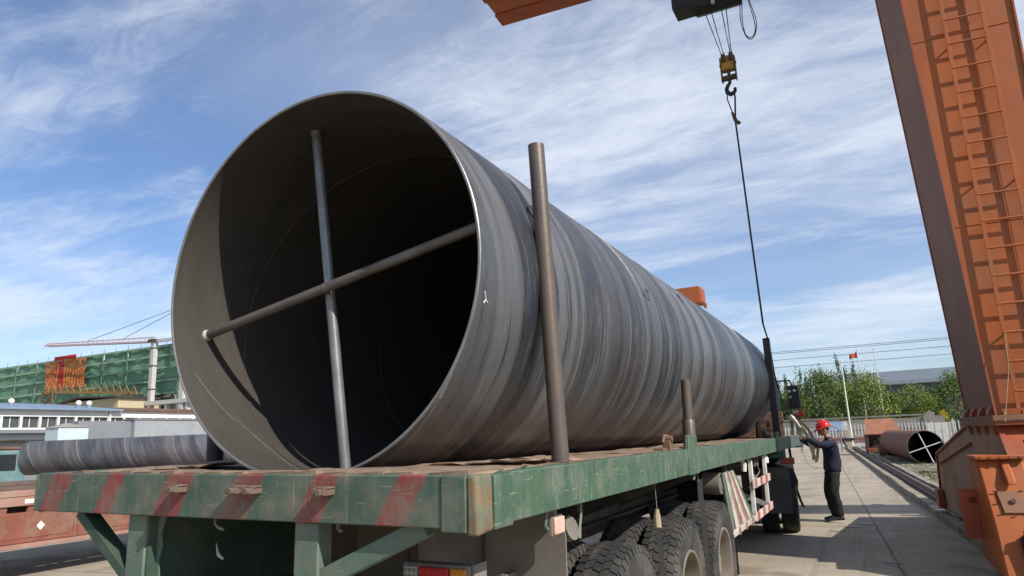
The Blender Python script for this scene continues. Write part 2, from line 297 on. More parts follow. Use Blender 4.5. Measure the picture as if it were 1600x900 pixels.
# ================================================================== GROUND
def ground_stripe(nt, vec, c, mix, mr, noise):
    N = nt.nodes.new; L = nt.links.new
    def line(axis, period, off, w, rot):
        mp = N('ShaderNodeMapping'); mp.inputs['Rotation'].default_value = (0, 0, rot); L(vec, mp.inputs[0]); sx = N('ShaderNodeSeparateXYZ'); L(mp.outputs[0], sx.inputs[0])
        wob = N('ShaderNodeMath'); wob.operation = 'MULTIPLY_ADD'; L(noise(vec, 1.6, 6, 0.7), wob.inputs[0]); wob.inputs[1].default_value = 0.12; L(sx.outputs[axis], wob.inputs[2])
        a = N('ShaderNodeMath'); a.operation = 'ADD'; L(wob.outputs[0], a.inputs[0]); a.inputs[1].default_value = off
        p = N('ShaderNodeMath'); p.operation = 'PINGPONG'; L(a.outputs[0], p.inputs[0]); p.inputs[1].default_value = period/2
        return mr(p.outputs[0], w, w*0.3, 0, 0.75)
    c = mix(mr(noise(vec, 0.35, 8, 0.7), 0.42, 0.62, 0, 0.55), c, (0.235, 0.20, 0.155))
    c = mix(mr(noise(vec, 1.3, 9, 0.75), 0.56, 0.70, 0, 0.6), c, (0.17, 0.145, 0.115))
    c = mix(mr(noise(vec, 2.1, 9, 0.72), 0.62, 0.68, 0, 0.55), c, (0.47, 0.43, 0.37))
    c = mix(mr(noise(vec, 0.8, 4, 0.55), 0.57, 0.66, 0, 0.6), c, (0.15, 0.125, 0.09))
    mp = N('ShaderNodeMapping'); mp.inputs['Scale'].default_value = (3.2, .10, 1); mp.inputs['Rotation'].default_value = (0, 0, radians(-2)); L(vec, mp.inputs[0])
    c = mix(mr(noise(mp.outputs[0], 1.0, 6, 0.7), 0.53, 0.66, 0, 0.5), c, (0.20, 0.17, 0.13))
    mp = N('ShaderNodeMapping'); mp.inputs['Scale'].default_value = (.25, 2.6, 1); mp.inputs['Rotation'].default_value = (0, 0, radians(4)); L(vec, mp.inputs[0])
    c = mix(mr(noise(mp.outputs[0], 1.0, 6, 0.7), 0.58, 0.68, 0, 0.45), c, (0.22, 0.185, 0.14))
    vo = N('ShaderNodeTexVoronoi'); vo.feature = 'DISTANCE_TO_EDGE'; vo.inputs['Scale'].default_value = 0.33
    nz = N('ShaderNodeTexNoise'); nz.inputs['Scale'].default_value = 1.5; nz.inputs['Detail'].default_value = 8; L(vec, nz.inputs['Vector'])
    va = N('ShaderNodeVectorMath'); va.operation = 'MULTIPLY_ADD'; va.inputs[1].default_value = (.22, .22, .22); L(nz.outputs['Color'], va.inputs[0]); L(vec, va.inputs[2]); L(va.outputs[0], vo.inputs['Vector'])
    c = mix(mr(vo.outputs['Distance'], 0.004, 0.001, 0, 0.5), c, (0.12, 0.10, 0.08))
    c = mix(line(0, 4.2, 1.15, 0.022, radians(-3.5)), c, (0.085, 0.075, 0.06))
    c = mix(line(1, 6.0, 0.6, 0.022, radians(-3.5)), c, (0.085, 0.075, 0.06))
    return c
M_conc = mat('yard_concrete', (0.42, 0.36, 0.272), (0.34, 0.288, 0.215), scale=0.9, rough=0.9, bump=0.25, bscale=45, stripe=ground_stripe, rough_var=0.06, spec=0.25)
g = plane_mesh(-700, 700, -300, 1100, 0.0).obj('ground', M_conc); struct(g)

# crane rail frame: gx across the rail, gy along it
GA = radians(3.5); GO = (3.6, 10.0, 0.0)
def rail_empty(name): return empty(name, GO, (0, 0, GA))
def G(x, y, z): return (GO[0] + cos(GA)*x - sin(GA)*y, GO[1] + sin(GA)*x + cos(GA)*y, z)
M_kerb = mat('kerb_concrete', (0.33, 0.285, 0.215), (0.25, 0.215, 0.165), scale=2.5, rough=0.9, bump=0.4, bscale=25, dirt=(0.12, 0.10, 0.08), dirt_amt=0.4, rough_var=0.05, spec=0.2)
M_trench = mat('trench_grime', (0.055, 0.045, 0.036), (0.085, 0.07, 0.055), scale=6, rough=0.95, bump=0.5, bscale=30)
M_rail = mat('rail_steel', (0.16, 0.115, 0.085), (0.12, 0.085, 0.065), rough=0.5, metal=0.4, bump=0.1)
rk = rail_empty('rail_foundation'); struct(rk)
kb = B()
y = -14.0
while y < 52:
    l = 2.9 + 0.2*random.random(); j = random.uniform(-.012, .012)
    k = B(); k.box((-.17, y, -.02), (0.0, y+l-.015, .135+j)); o = k.obj('kerb_block', M_kerb, rk, 0.015)
    k = B(); k.box((.60, y, -.02), (.78, y+l-.015, .10-j)); o = k.obj('kerb_block', M_kerb, rk, 0.015)
    y += l
b = B(); b.box((.0, -14, -.01), (.60, 52, .012)); b.obj('trench_bed', M_trench, rk)
b = B(); b.prism([(-.075,.012),(.075,.012),(.075,.03),(.015,.045),(.015,.115),(.036,.125),(.036,.15),(-.036,.15),(-.036,.125),(-.015,.115),(-.015,.045),(-.075,.03)], lambda u, v, t: (u+.36, t, v), -14, 52)
rail = b.obj('crane_rail', M_rail); rail.location = GO; rail.rotation_euler = (0, 0, GA)
tag(rail, 'long steel crane rail running in the dark trench beside the yard', 'rail')
# verge right of the rail
M_verge = mat('gritty_verge', (0.17, 0.145, 0.10), (0.10, 0.105, 0.05), scale=1.1, rough=0.95, bump=0.6, bscale=18, dirt=(0.29, 0.25, 0.19), dirt_amt=0.45, dirt_scale=1.8, rough_var=0.04, spec=0.2)
vb = plane_mesh(.78, 30, -14, 54, .045, 60, 90)
vb.v = [(x, y, z + (0.05*sin(x*2.3+y*1.7)*sin(y*.9+x*.6)+random.uniform(0,.035) if x > .9 else 0)) for x, y, z in vb.v]
o = vb.obj('verge', M_verge); o.location = GO; o.rotation_euler = (0, 0, GA); struct(o)
M_grass = mat('short_grass', (0.085, 0.12, 0.03), (0.14, 0.14, 0.06), scale=2, rough=0.8, spec=0.2)
gb = B()
for i in range(9000):
    x = .9 + random.random()**1.4*9; yy = random.uniform(8, 50)
    if sin(x*1.3+yy*.5)+sin(yy*1.1-x)*.8 < -.15: continue
    p = Vector(G(x, yy, .05)); h = random.uniform(.05, .16); a = random.uniform(0, 2*pi); d = Vector((cos(a), sin(a), 0)); q = Vector((random.uniform(-.05,.05), random.uniform(-.05,.05), h))
    gb.add([p-d*.012, p+d*.012, p+q], [(0,1,2)])
tag(gb.obj('grass', M_grass, smooth=False), 'thin green grass on the verge beyond the rail', 'grass', kind='stuff')
M_rubble = mat('rubble_stone', (0.36, 0.32, 0.26), (0.24, 0.21, 0.17), rough=0.9, bump=0.3)
rb = B()
for i in range(420):
    x = .82 + random.random()**2*3; yy = random.uniform(1, 30); r = random.uniform(.015, .07); p = G(x, yy, .05+r*.3)
    rb.ball(p, r, 5, (random.uniform(.7,1.3), random.uniform(.7,1.3), random.uniform(.4,.8)))
tag(rb.obj('rubble', M_rubble, smooth=False), 'scattered pale rubble beside the crane rail', 'rubble', kind='stuff')

# ================================================================== TRAILER (own frame, leaning a little to its right)
TR = 0.0202; D = 1.55
def trailer_frame(name): return empty(name, (-D*sin(TR), 0, D - D*cos(TR)), (0, TR, 0))
def TW(x, y, z): z -= D; return (x*cos(TR)+z*sin(TR), y, D-x*sin(TR)+z*cos(TR))
tr = trailer_frame('flatbed_trailer')
tag(tr, 'long green flatbed trailer carrying the huge steel pipe, red stripes on its rear beam', 'trailer')
H0 = D-.178
b = B(); b.box((-1.235, .0, H0), (1.10, .10, D)); rear = b.obj('rear_beam', M_green_rear, tr, 0.006)
b = B(); b.box((1.10, -.006, H0-.012), (1.2, .10, D-.002)); b.obj('corner_plate', M_green_rear, tr, 0.005)
b = B(); b.hexa([(1.2,-.004,H0-.022),(1.245,.0,H0-.022),(1.252,.10,H0-.012),(1.2,.10,H0-.012)], [(1.2,-.004,D),(1.236,.0,D),(1.247,.10,D),(1.2,.10,D)]); b.obj('corner_edge', M_rust_edge, tr, 0.012, seg=3)
b = B(); b.box((-1.25, -.002, H0), (-1.235, .10, D-.006)); b.obj('corner_plate', M_green, tr, 0.004)
b = B(); b.box((1.17, .10, H0-.010), (1.256, .24, D-.004)); b.obj('corner_plate', M_green, tr, 0.004)
b = B(); b.box((1.17, .24, H0), (1.25, 3.0, D)); b.obj('side_beam', M_green, tr, 0.005)
b = B(); b.box((1.17, 3.0, H0), (1.25, 10.25, D)); b.obj('side_beam', M_green, tr, 0.005)
b = B(); b.box((1.17, 10.25, H0), (1.252, 11.45, D+.004)); tag(b.obj('side_beam', M_greygreen, tr, 0.005), 'grey-green repainted front end of the side beam', None)
b = B(); b.box((1.17, 11.45, H0), (1.25, 11.67, D)); b.obj('side_beam', M_green_post, tr, 0.005)
b = B(); b.box((-1.25, .10, H0), (-1.17, 11.67, D)); b.obj('side_beam', M_green, tr, 0.005)
b = B(); b.box((-1.17, 11.57, H0), (1.17, 11.67, D)); b.obj('front_beam', M_green, tr, 0.005)
# uprights welded on the side beam (stake pockets)
for y0, y1, zt in ((3.02, 3.36, D+.10), (8.35, 8.62, D+.085)):
    b = B(); b.hexa([(1.235, y0, H0-.003), (1.262, y0, H0-.003), (1.262, y1-.02, H0-.003), (1.235, y1-.02, H0-.003)], [(1.235, y0+.02, zt), (1.262, y0+.02, zt), (1.262, y1-.05, zt), (1.235, y1-.05, zt)]); b.obj('stake_pocket', M_green, tr, 0.004)
# deck floor
b = B(); b.box((-1.17, .10, D-.075), (1.17, 11.57, D-.056)); b.obj('deck_floor', M_rust, tr)
def sheet(x0, x1, y0, y1, z, t=.014, tilt=(0, 0), jag=0.0, rot=0):
    nx, ny = 8, 8; vs = []
    cx0, cy0 = (x0+x1)/2, (y0+y1)/2
    for s_ in (0, 1):
        for j in range(ny+1):
            for i in range(nx+1):
                u, w = i/nx, j/ny; x = x0+(x1-x0)*u; yy = y0+(y1-y0)*w
                if i in (0, nx): x += R_s.uniform(-jag, jag)
                if j in (0, ny): yy += R_s.uniform(-jag, jag)
                dx, dy = x-cx0, yy-cy0; x, yy = cx0+dx*cos(rot)-dy*sin(rot), cy0+dx*sin(rot)+dy*cos(rot)
                zz = z + tilt[0]*(u-.5) + tilt[1]*(w-.5) + (t if s_ else 0) + R_w[(i*7+j*3) % 32]*.004
                vs.append((x, yy, zz))
    n = (nx+1)*(ny+1); fs = []
    for j in range(ny):
        for i in range(nx):
            a = j*(nx+1)+i; fs.append((a, a+nx+1, a+nx+2, a+1)); fs.append((n+a, n+a+1, n+a+nx+2, n+a+nx+1))
    bd = [i for i in range(nx+1)] + [j*(nx+1)+nx for j in range(1, ny+1)] + [ny*(nx+1)+i for i in range(nx-1, -1, -1)] + [j*(nx+1) for j in range(ny-1, 0, -1)]
    for q in range(len(bd)): a, c2 = bd[q], bd[(q+1) % len(bd)]; fs.append((a, c2, n+c2, n+a))
    b = B(); b.add(vs, fs); return b.obj('plywood_sheet', M_ply, tr, smooth=False)
R_s = random.Random(5); R_w = [R_s.uniform(-1, 1) for _ in range(32)]
sheet(-1.16, -.42, .02, .34, D-.030, .022, (0.0, .02), .008)
sheet(-.45, .30, .012, .33, D-.022, .018, (0, .0), .012)
sheet(.22, .86, .02, .335, D-.012, .014, (.008, .012), .012)
sheet(.62, 1.19, .012, .62, D-.006, .012, (-.004, .008), .010, .03)
sheet(-1.16, -.50, .34, 1.6, D-.034, .026, (.0, .0), .01)
sheet(-1.10, -.55, .30, .8, D+.006, .010, (.02, .015), .02, .12)
for i, yy in enumerate((.58, 1.05, 2.2, 3.4, 4.6, 5.8, 7.0, 8.2, 9.4, 10.4)):
    y2 = (1.05, 2.2, 3.4, 4.6, 5.8, 7.0, 8.2, 9.4, 10.4, 11.5)[i]
    sheet(.60, 1.165, yy, y2-.01, D-.030+R_s.uniform(-.004, .004), .026, (R_s.uniform(-.006, .006), R_s.uniform(-.008, .008)), .008)
    sheet(-1.165, -.45, max(1.6, yy), max(1.62, y2-.01), D-.034, .024, (0, 0), .006)
sheet(.70, 1.12, .50, .92, D+.010, .008, (.012, -.012), .02, .2)
sheet(.82, 1.10, .85, 1.25, D+.004, .008, (-.01, .012), .02, -.3)
# loose strips curled along the rear edge
for i in range(14):
    x = -1.0 + i*.155 + R_s.uniform(-.03, .03)
    b = B(); l = R_s.uniform(.05, .16); b.hexa([(x, .01, D-.002), (x+l, .012, D-.002), (x+l*.9, .07, D-.001), (x+.02, .07, D-.001)], [(x, .008, D+.006), (x+l, .012, D+R_s.uniform(.004, .016)), (x+l*.9, .07, D+.010), (x+.02, .07, D+.008)]); b.obj('plywood_splinter', M_ply, tr, smooth=False)
# rear lugs (rope rings)
M_rustlug = mat('grimy_lug', (0.13, 0.085, 0.06), (0.17, 0.13, 0.10), scale=25, rough=.85, bump=.3)
for x, n in ((-.2, 1), (.15, 1), (.235, 2), (.60, 1)):
    b = B(); z = D-.062; w = .030 if n == 1 else .026
    b.box((x-w, -.055, z-.012), (x-w+.012, .002, z+.016)); b.box((x+w-.012, -.055, z-.012), (x+w, .002, z+.016)); b.box((x-w, -.066, z-.010), (x+w, -.054, z+.014)); b.box((x-w-.004, -.05, z+.012), (x+w+.004, -.002, z+.02))
    b.cyl((x+w*.35, -.075, z+.001), (x+w*.35, -.01, z+.001), .014, n=10); b.obj('lashing_lug', M_rustlug, tr, 0.003)
# under-structure
for x in (-.48, .48):
    b = B(); b.box((x-.07, .95, H0-.02), (x+.07, 11.4, H0)); b.box((x-.006, .95, H0-.34), (x+.006, 11.4, H0-.02)); b.box((x-.07, .95, H0-.36), (x+.07, 11.4, H0-.34)); b.obj('chassis_beam', M_under, tr)
for i in range(19):
    y0 = .35+.6*i; b = B(); b.box((-1.165, y0, H0-.005), (1.165, y0+.06, D-.078)); b.box((-1.165, y0-.02, H0-.012), (1.165, y0+.08, H0-.005)); b.obj('cross_member', M_under, tr)
# outriggers
for y0 in (1.15, 2.5, 3.75, 5.1, 8.4, 9.3):
    b = B(); b.prism([(.49, H0-.3), (.49, H0-.015), (1.14, H0-.015), (1.14, H0-.06)], lambda u, v, t: (u, t, v), y0, y0+.012); b.obj('outrigger', M_under, tr)
# rear posts, diagonals, recess
for x0, x1 in ((-.575, -.455), (.41, .53)):
    b = B(); b.box((x0, .03, .42), (x1, .11, H0-.001)); b.obj('rear_post', M_green_post, tr, 0.006)
b = B(); b.hexa([(-.455, .04, .42), (-.445, .04, .42), (-.445, .95, .42), (-.455, .95, .42)], [(-.455, .04, H0-.002), (-.445, .04, H0-.002), (-.445, .95, H0-.002), (-.455, .95, H0-.002)]); b.obj('gusset_plate', M_green_dark, tr)
b = B(); b.prism([(-.455, H0-.01), (-.40, H0-.01), (-.425, H0-.08), (-.415, H0-.14), (-.43, H0-.2), (-.42, H0-.26), (-.39, H0-.34), (-.455, H0-.5)], lambda u, v, t: (u, t, v), .085, .092); b.obj('torn_plate', M_green_post, tr)
b = B(); b.bar((-.95, .07, H0-.002), (-.53, .07, H0-.30), .05, .075, (0, -1, 0)); b.obj('diagonal_brace', M_green_dark, tr, 0.004)
b = B(); b.bar((1.0, .07, H0-.002), (.47, .07, H0-.235), .07, .055, (0, -1, 0)); b.obj('diagonal_brace', M_green_post, tr, 0.004)
b = B(); b.box((-.445, .93, .7), (.41, .945, H0-.002)); b.obj('rear_panel', M_brownpanel, tr)
b = B(); b.box((.0, .915, .98), (.32, .93, H0-.03)); b.obj('number_board', mat('faded_olive_board', (0.17, 0.15, 0.09), (0.13, 0.115, 0.07), scale=6, rough=0.8, dirt=(0.1, 0.075, 0.05), dirt_amt=0.5), tr, 0.01)
b = B(); b.box((-.445, .12, .96), (.41, .93, .975)); b.obj('shelf_plate', M_under, tr)
b = B(); b.tube([(-.06, .06, H0-.002), (-.055, .055, H0-.028), (-.03, .05, H0-.04), (.0, .05, H0-.048)], .006, 8); b.obj('rope_hook', M_dusty, tr)
b = B(); b.tube([(.60, .06, H0-.002), (.605, .055, H0-.022), (.622, .05, H0-.032)], .008, 8); b.obj('rope_hook', M_dusty, tr)
b = B(); b.tube([(-.32, .30, 1.22), (-.29, .28, 1.20), (-.28, .28, 1.175), (-.25, .28, 1.16)], [.003, .004, .008, .006], 6); b.obj('paint_chip', M_white, tr)
# mud panel behind the wheels + light cluster
b = B(); b.prism([(.42, .3), (1.19, .3), (1.195, 1.24), (1.175, 1.30), (1.14, H0-.015), (.42, H0-.015)], lambda u, v, t: (u, t, v), .86, .872); b.obj('mud_panel', M_panel, tr)
b = B(); b.box((-1.17, .95, .30), (-1.15, 11.3, 1.36)); b.obj('added_dark_screen', M_under, tr)  # added dark plate, screens off the sunlit ground seen under the chassis
b = B(); b.box((-1.18, .86, .3), (-.58, .872, H0-.015)); b.obj('mud_panel', M_panel, tr)
b = B(); b.box((.405, .86, .3), (.418, .95, H0-.02)); b.box((.78, .845, .95), (.79, .86, H0-.02)); b.obj('panel_batten', M_under, tr)
b = B(); b.box((.655, .40, 1.0), (.972, .46, 1.178)); hs = b.obj('tail_light', M_dusty, tr, 0.008)
for x0, x1, mm, nx in ((.668, .732, M_lens_clr, 3), (.742, .882, M_lens_red, 6), (.892, .962, M_lens_amb, 3)):
    b = B(); b.box((x0, .388, 1.015), (x1, .402, 1.166)); ln = b.obj('lens', mm, hs, 0.004)
    b = B()
    for i in range(nx):
        for j in range(6): b.ball((x0+(i+.5)*(x1-x0)/nx, .387, 1.03+j*.024), .0085, 8, (1, .6, 1))
    tag(b.obj('lamp_dots', mm if mm is not M_lens_clr else M_dusty, hs), None, None, kind='stuff')
b = B(); b.box((.974, .42, 1.0), (.986, .52, 1.18)); b.box((.69, .46, 1.05), (.72, .86, 1.08)); b.box((.92, .46, 1.05), (.95, .86, 1.08)); b.obj('light_bracket', M_dusty, tr)
# side marker
b = B(); b.box((1.205, .70, 1.265), (1.222, .80, 1.335)); b.obj('side_marker_light', M_lens_pink, tr, 0.006)
b = B(); b.box((1.19, .695, 1.258), (1.206, .806, 1.342)); b.box((1.17, .74, 1.335), (1.2, .765, H0-.006)); b.obj('marker_bracket', M_dusty, tr, 0.003)
b = B(); b.tube([(1.2, .66, H0-.01), (1.195, .65, 1.31), (1.2, .665, 1.29)], .007, 6); b.obj('marker_cable', M_green_post, tr)
b = B(); b.cyl((1.02, 1.0, 1.21), (1.18, .98, 1.26), .055, .055, 14); b.obj('air_tank', M_panel, tr)
b = B(); b.tube([(1.17, 1.12, H0-.005), (1.172, 1.11, 1.30), (1.168, 1.10, 1.25), (1.172, 1.085, 1.20)], .008, 6); b.obj('air_hose', M_ropegrey, tr)
# ------ wheels
RW = .525
def tyre_mesh(name, seed=0):
    b = B(); rnd = random.Random(seed)
    prof = [(.29, -.10), (.31, -.125), (.38, -.138), (.45, -.134), (.492, -.12), (.510, -.105), (.513, -.05), (.514, 0), (.513, .05), (.510, .105), (.492, .12), (.45, .134), (.38, .138), (.31, .125), (.29, .10)]
    b.lathe(prof, lambda a, r, h: (h, r*cos(a), r*sin(a)), 56)
    n = 52   # tread blocks
    for row, (x0, x1) in enumerate(((-.117, -.073), (-.069, -.026), (-.022, .022), (.026, .069), (.073, .117))):
        for k in range(n):
            a0 = 2*pi*(k+(.5 if row % 2 else 0))/n; a1 = a0 + 2*pi/n*.84; rt = .5245 if abs(x0) < .1 and abs(x1) < .1 else .522; rb_ = .505
            sk = .034 if row % 2 else -.030
            lo = []; hi = []
            for (xx, aa) in ((x0, a0+sk), (x1, a0), (x1, a1), (x0, a1+sk)):
                edge = .010 if abs(xx) > .11 else 0
                lo.append((xx, rb_*cos(aa), rb_*sin(aa))); hi.append((xx*.985, (rt-edge)*cos(aa), (rt-edge)*sin(aa)))
            b.hexa(lo, hi)
    for k in range(n):  # shoulder lugs on the outer side walls
        for sgn in (-1, 1):
            a0 = 2*pi*k/n; a1 = a0+2*pi/n*.55; lo = []; hi = []
            for (rr, aa) in ((.470, a0), (.512, a0), (.512, a1), (.470, a1)):
                lo.append((sgn*.112, rr*cos(aa), rr*sin(aa))); hi.append((sgn*(.134 if rr < .5 else .121), rr*cos(aa), rr*sin(aa)))
            b.hexa(lo, hi)
    return b.mesh(name, M_tyre, True, 30)
TY = tyre_mesh('tyre')
def rim_mesh():
    b = B()
    prof = [(.305, .118), (.300, .130), (.286, .128), (.276, .10), (.262, .03), (.255, -.02), (.20, -.035), (.155, -.02), (.15, .0), (.10, .01), (.085, .07), (.0001, .075)]
    b.lathe(prof, lambda a, r, h: (h, r*cos(a), r*sin(a)), 40)
    prof2 = [(.262, .03), (.262, -.12), (.30, -.13)]; b.lathe(prof2, lambda a, r, h: (h, r*cos(a), r*sin(a)), 40)
    for k in range(10): a = 2*pi*k/10; b.cyl((-.005, .168*cos(a), .168*sin(a)), (.03, .168*cos(a), .168*sin(a)), .014, n=6)
    return b.mesh('wheel_rim', M_rimsteel)
RM = rim_mesh()
def dual(parent, x, y, zoff, flip):
    w = link('wheel', RM, parent); w.location = (x, y, RW+zoff); w.rotation_euler = (random.uniform(0, 6), 0, pi if flip else 0)
    t = link('tyre', TY, w)
    return w
for y0 in (1.86, 3.13, 4.40):
    for x in (.76, 1.07): dual(tr, x, y0, x*TR, False)
    for x in (-.76, -1.07): dual(tr, x, y0, x*TR, True)
    b = B(); b.cyl((-.7, y0, RW), (.7, y0, RW), .07, n=14); b.box((-.55, y0-.08, RW-.08), (.55, y0+.08, RW+.08)); b.obj('axle', M_under, tr)
    for x in (-.45, .45):
        b = B(); 
        for k in range(5): b.tube([(x, y0-.5+.05*k, RW+.28-.02*k), (x, y0, RW+.12-.02*k+.06), (x, y0+.5-.05*k, RW+.28-.02*k)], .012, 6)
        b.obj('leaf_spring', M_under, tr)
# straps and strings hanging between the wheels
def ribbon(name, pts, w, mm, parent, t=.003, wd=(1, 0, 0)):
    b = B(); wd = Vector(wd).normalized()*w/2; P = [Vector(p) for p in pts]; vs = []
    for p in P: vs += [p-wd, p+wd]
    for p in P: vs += [p-wd+Vector((0, -t, 0)), p+wd+Vector((0, -t, 0))]
    n = len(P); o = 2*n; fs = []
    for i in range(n-1):
        a = 2*i; fs += [(a, a+1, a+3, a+2), (o+a, o+a+2, o+a+3, o+a+1), (a, a+2, o+a+2, o+a), (a+1, o+a+1, o+a+3, a+3)]
    fs += [(0, o, o+1, 1), (2*n-2, 2*n-1, o+2*n-1, o+2*n-2)]
    b.add(vs, fs); return b.obj(name, mm, parent)
ribbon('hanging_strap', [(1.17, 2.43, 1.20), (1.175, 2.44, 1.12), (1.17, 2.45, 1.02), (1.175, 2.46, .86), (1.17, 2.47, .7)], .05, M_black, tr, wd=(.4, .9, 0))
ribbon('hanging_strap', [(1.18, 3.68, 1.30), (1.175, 3.70, 1.16), (1.185, 3.71, 1.06), (1.18, 3.72, .90), (1.18, 3.73, .5)], .06, M_black, tr, wd=(.5, .9, 0))
b = B(); b.tube([(1.18, 2.38, H0), (1.182, 2.385, 1.27), (1.18, 2.40, 1.20)], .003, 5); b.obj('string', M_ropegrey, tr)
b = B(); b.tube([(1.18, 2.40, 1.20), (1.178, 2.395, 1.16), (1.185, 2.375, 1.09)], [.01, .022, .024], 8); b.obj('wooden_chock', M_strap, tr)
b = B(); b.tube([(1.18, 3.62, H0), (1.18, 3.63, 1.30), (1.18, 3.68, 1.26)], .003, 5); b.obj('string', M_ropegrey, tr)
b = B(); b.tube([(1.2, 3.42, H0-.004), (1.2, 3.41, 1.345), (1.198, 3.39, 1.315)], .010, 6); b.obj('rope_hook', M_dusty, tr)
b = B(); b.cyl((1.0, 4.66, 1.20), (1.16, 4.66, 1.20), .10, n=16); b.cyl((.98, 4.66, 1.20), (1.165, 4.66, 1.20), .06, n=12); b.obj('brake_chamber', M_panel, tr, .006)
ribbon('mud_flap', [(.93, 4.98, 1.33), (.93, 4.99, 1.0), (.93, 5.0, .7), (.93, 5.03, .35)], .52, M_black, tr)
ribbon('hanging_strap', [(1.16, 4.80, 1.18), (1.175, 4.84, 1.21), (1.19, 4.90, 1.17), (1.19, 4.92, 1.05), (1.185, 4.93, .95)], .05, M_ropegrey, tr, wd=(.4, .9, 0))
# striped guard plate: slanting slats
M_wworn = mat('worn_white', (0.52, 0.49, 0.42), (0.42, 0.39, 0.33), rough=.7, dirt=(.2,.17,.13), dirt_amt=.45, dirt_scale=6)
M_fadr = mat('faded_red2', (0.27, 0.11, 0.09), (0.24, 0.13, 0.11), rough=.7, dirt=(.3,.25,.2), dirt_amt=.4)
cols = [M_green_post, M_wworn, M_fadr, M_wworn, mat('faded_red', (0.30, 0.12, 0.10), (0.26, 0.13, 0.11), rough=.7, dirt=(.35,.27,.22), dirt_amt=.4), M_wworn, M_green]
tops = [4.62+i*.085 for i in range(8)]; bots = [4.86+i*.195 for i in range(8)]
for i, mm in enumerate(cols):
    t0, t1, b0, b1 = tops[i], tops[i+1]-.008, bots[i], bots[i+1]-.014
    x = 1.185 + (.006 if i % 2 else 0)
    b = B(); b.hexa([(x-.025, b0, .76), (x, b0, .76), (x, b1, .76), (x-.025, b1, .76)], [(x-.025, t0, 1.29), (x, t0, 1.29), (x, t1, 1.29), (x-.025, t1, 1.29)]); b.obj('guard_slat', mm, tr, .004)
b = B(); b.box((1.14, 4.84, .70), (1.205, 6.24, .758)); b.obj('guard_foot', M_wworn, tr, .008)
for y0 in (5.1, 5.5, 5.95):
    b = B(); b.box((1.205, y0, .695), (1.212, y0+.1, .762)); b.obj('foot_band', M_fadr, tr, .002)
b = B(); b.bar((1.15, 4.9, 1.2), (1.15, 4.9, 1.36), .04, .04); b.bar((1.15, 5.1, 1.25), (.6, 5.1, 1.25), .05, .05); b.bar((1.15, 5.7, .8), (.6, 5.6, 1.1), .05, .05); b.obj('guard_frame', M_under, tr)
# side under-run guard, white with red bands
def bands(nt, vec, c, mix, mr, noise):
    N = nt.nodes.new; L = nt.links.new; sx = N('ShaderNodeSeparateXYZ'); L(vec, sx.inputs[0])
    p = N('ShaderNodeMath'); p.operation = 'PINGPONG'; L(sx.outputs[1], p.inputs[0]); p.inputs[1].default_value = .22
    return mix(mr(p.outputs[0], .115, .125), c, (0.33, 0.10, 0.085))
M_band = mat('white_red_banded_paint', (0.56, 0.52, 0.46), (0.46, 0.42, 0.36), rough=.6, dirt=(.3, .25, .2), dirt_amt=.3, stripe=bands)
for y0 in (6.36, 7.52):
    b = B(); b.bar((1.17, y0, .70), (1.17, y0, H0-.03), .045, .05); b.obj('guard_post', M_white, tr, .004)
for z in (1.08, .735):
    b = B(); b.box((1.195, 6.22, z-.045), (1.215, 7.66, z+.045)); b.obj('guard_rail', M_band, tr, .004)
b = B(); b.bar((1.17, 7.5, .74), (.75, 6.2, 1.1), .035, .06); b.obj('guard_brace', M_galv, tr)
b = B(); b.box((.95, 6.9, H0-.14), (1.14, 7.25, H0-.013)); b.obj('battery_box', M_under, tr, .01)
b = B(); b.tube([(1.15, 5.9, H0-.01), (1.175, 5.9, 1.31), (1.17, 5.9, 1.24)], [.02, .03, .028], 8); b.obj('marker_lamp', M_white, tr)
b = B(); b.tube([(1.16, 7.65, H0-.01), (1.18, 7.66, 1.30), (1.18, 7.66, 1.25)], [.02, .03, .028], 8); b.obj('marker_lamp', M_white, tr)
b = B(); b.tube([(1.15, 7.0, H0-.1), (1.17, 7.05, 1.18), (1.15, 6.9, 1.12), (1.12, 6.6, 1.2), (1.14, 6.4, 1.12)], .007, 6); b.obj('air_hose', M_ropegrey, tr)
# headboard and front frame
b = B(); b.box((-1.1, 11.35, D-.02), (1.05, 11.40, D+.42)); b.obj('headboard', M_rust, tr, .01)
b = B()
for p, q in (((1.0, 8.6, D+.02), (1.0, 8.6, D+.22)), ((1.0, 8.6, D+.22), (1.02, 9.5, D+.24)), ((1.02, 9.5, D+.24), (1.02, 9.5, D-.02)), ((1.0, 8.62, D+.12), (1.02, 9.5, D+.13)), ((.98, 8.6, D+.22), (.93, 8.9, D-.02))): b.bar(p, q, .045, .045)
b.obj('winch_frame', M_rust, tr, .004)
b = B(); b.cyl((1.02, 8.8, D+.05), (1.02, 9.3, D+.05), .05, n=12); b.obj('winch_drum', M_dirtybrown, tr)
# ratchet tensioner by the middle pocket
b = B(); b.box((1.10, 2.93, D-.02), (1.155, 3.01, D+.065)); b.cyl((1.09, 2.97, D+.075), (1.165, 2.97, D+.075), .022, n=12); b.tube([(1.11, 2.90, D+.05), (1.11, 2.95, D+.10), (1.12, 3.02, D+.095), (1.12, 3.05, D+.05)], .012, 8); b.box((1.07, 2.80, D-.03), (1.14, 2.90, D+.015)); b.obj('ratchet_winch', M_rust, tr, .004)

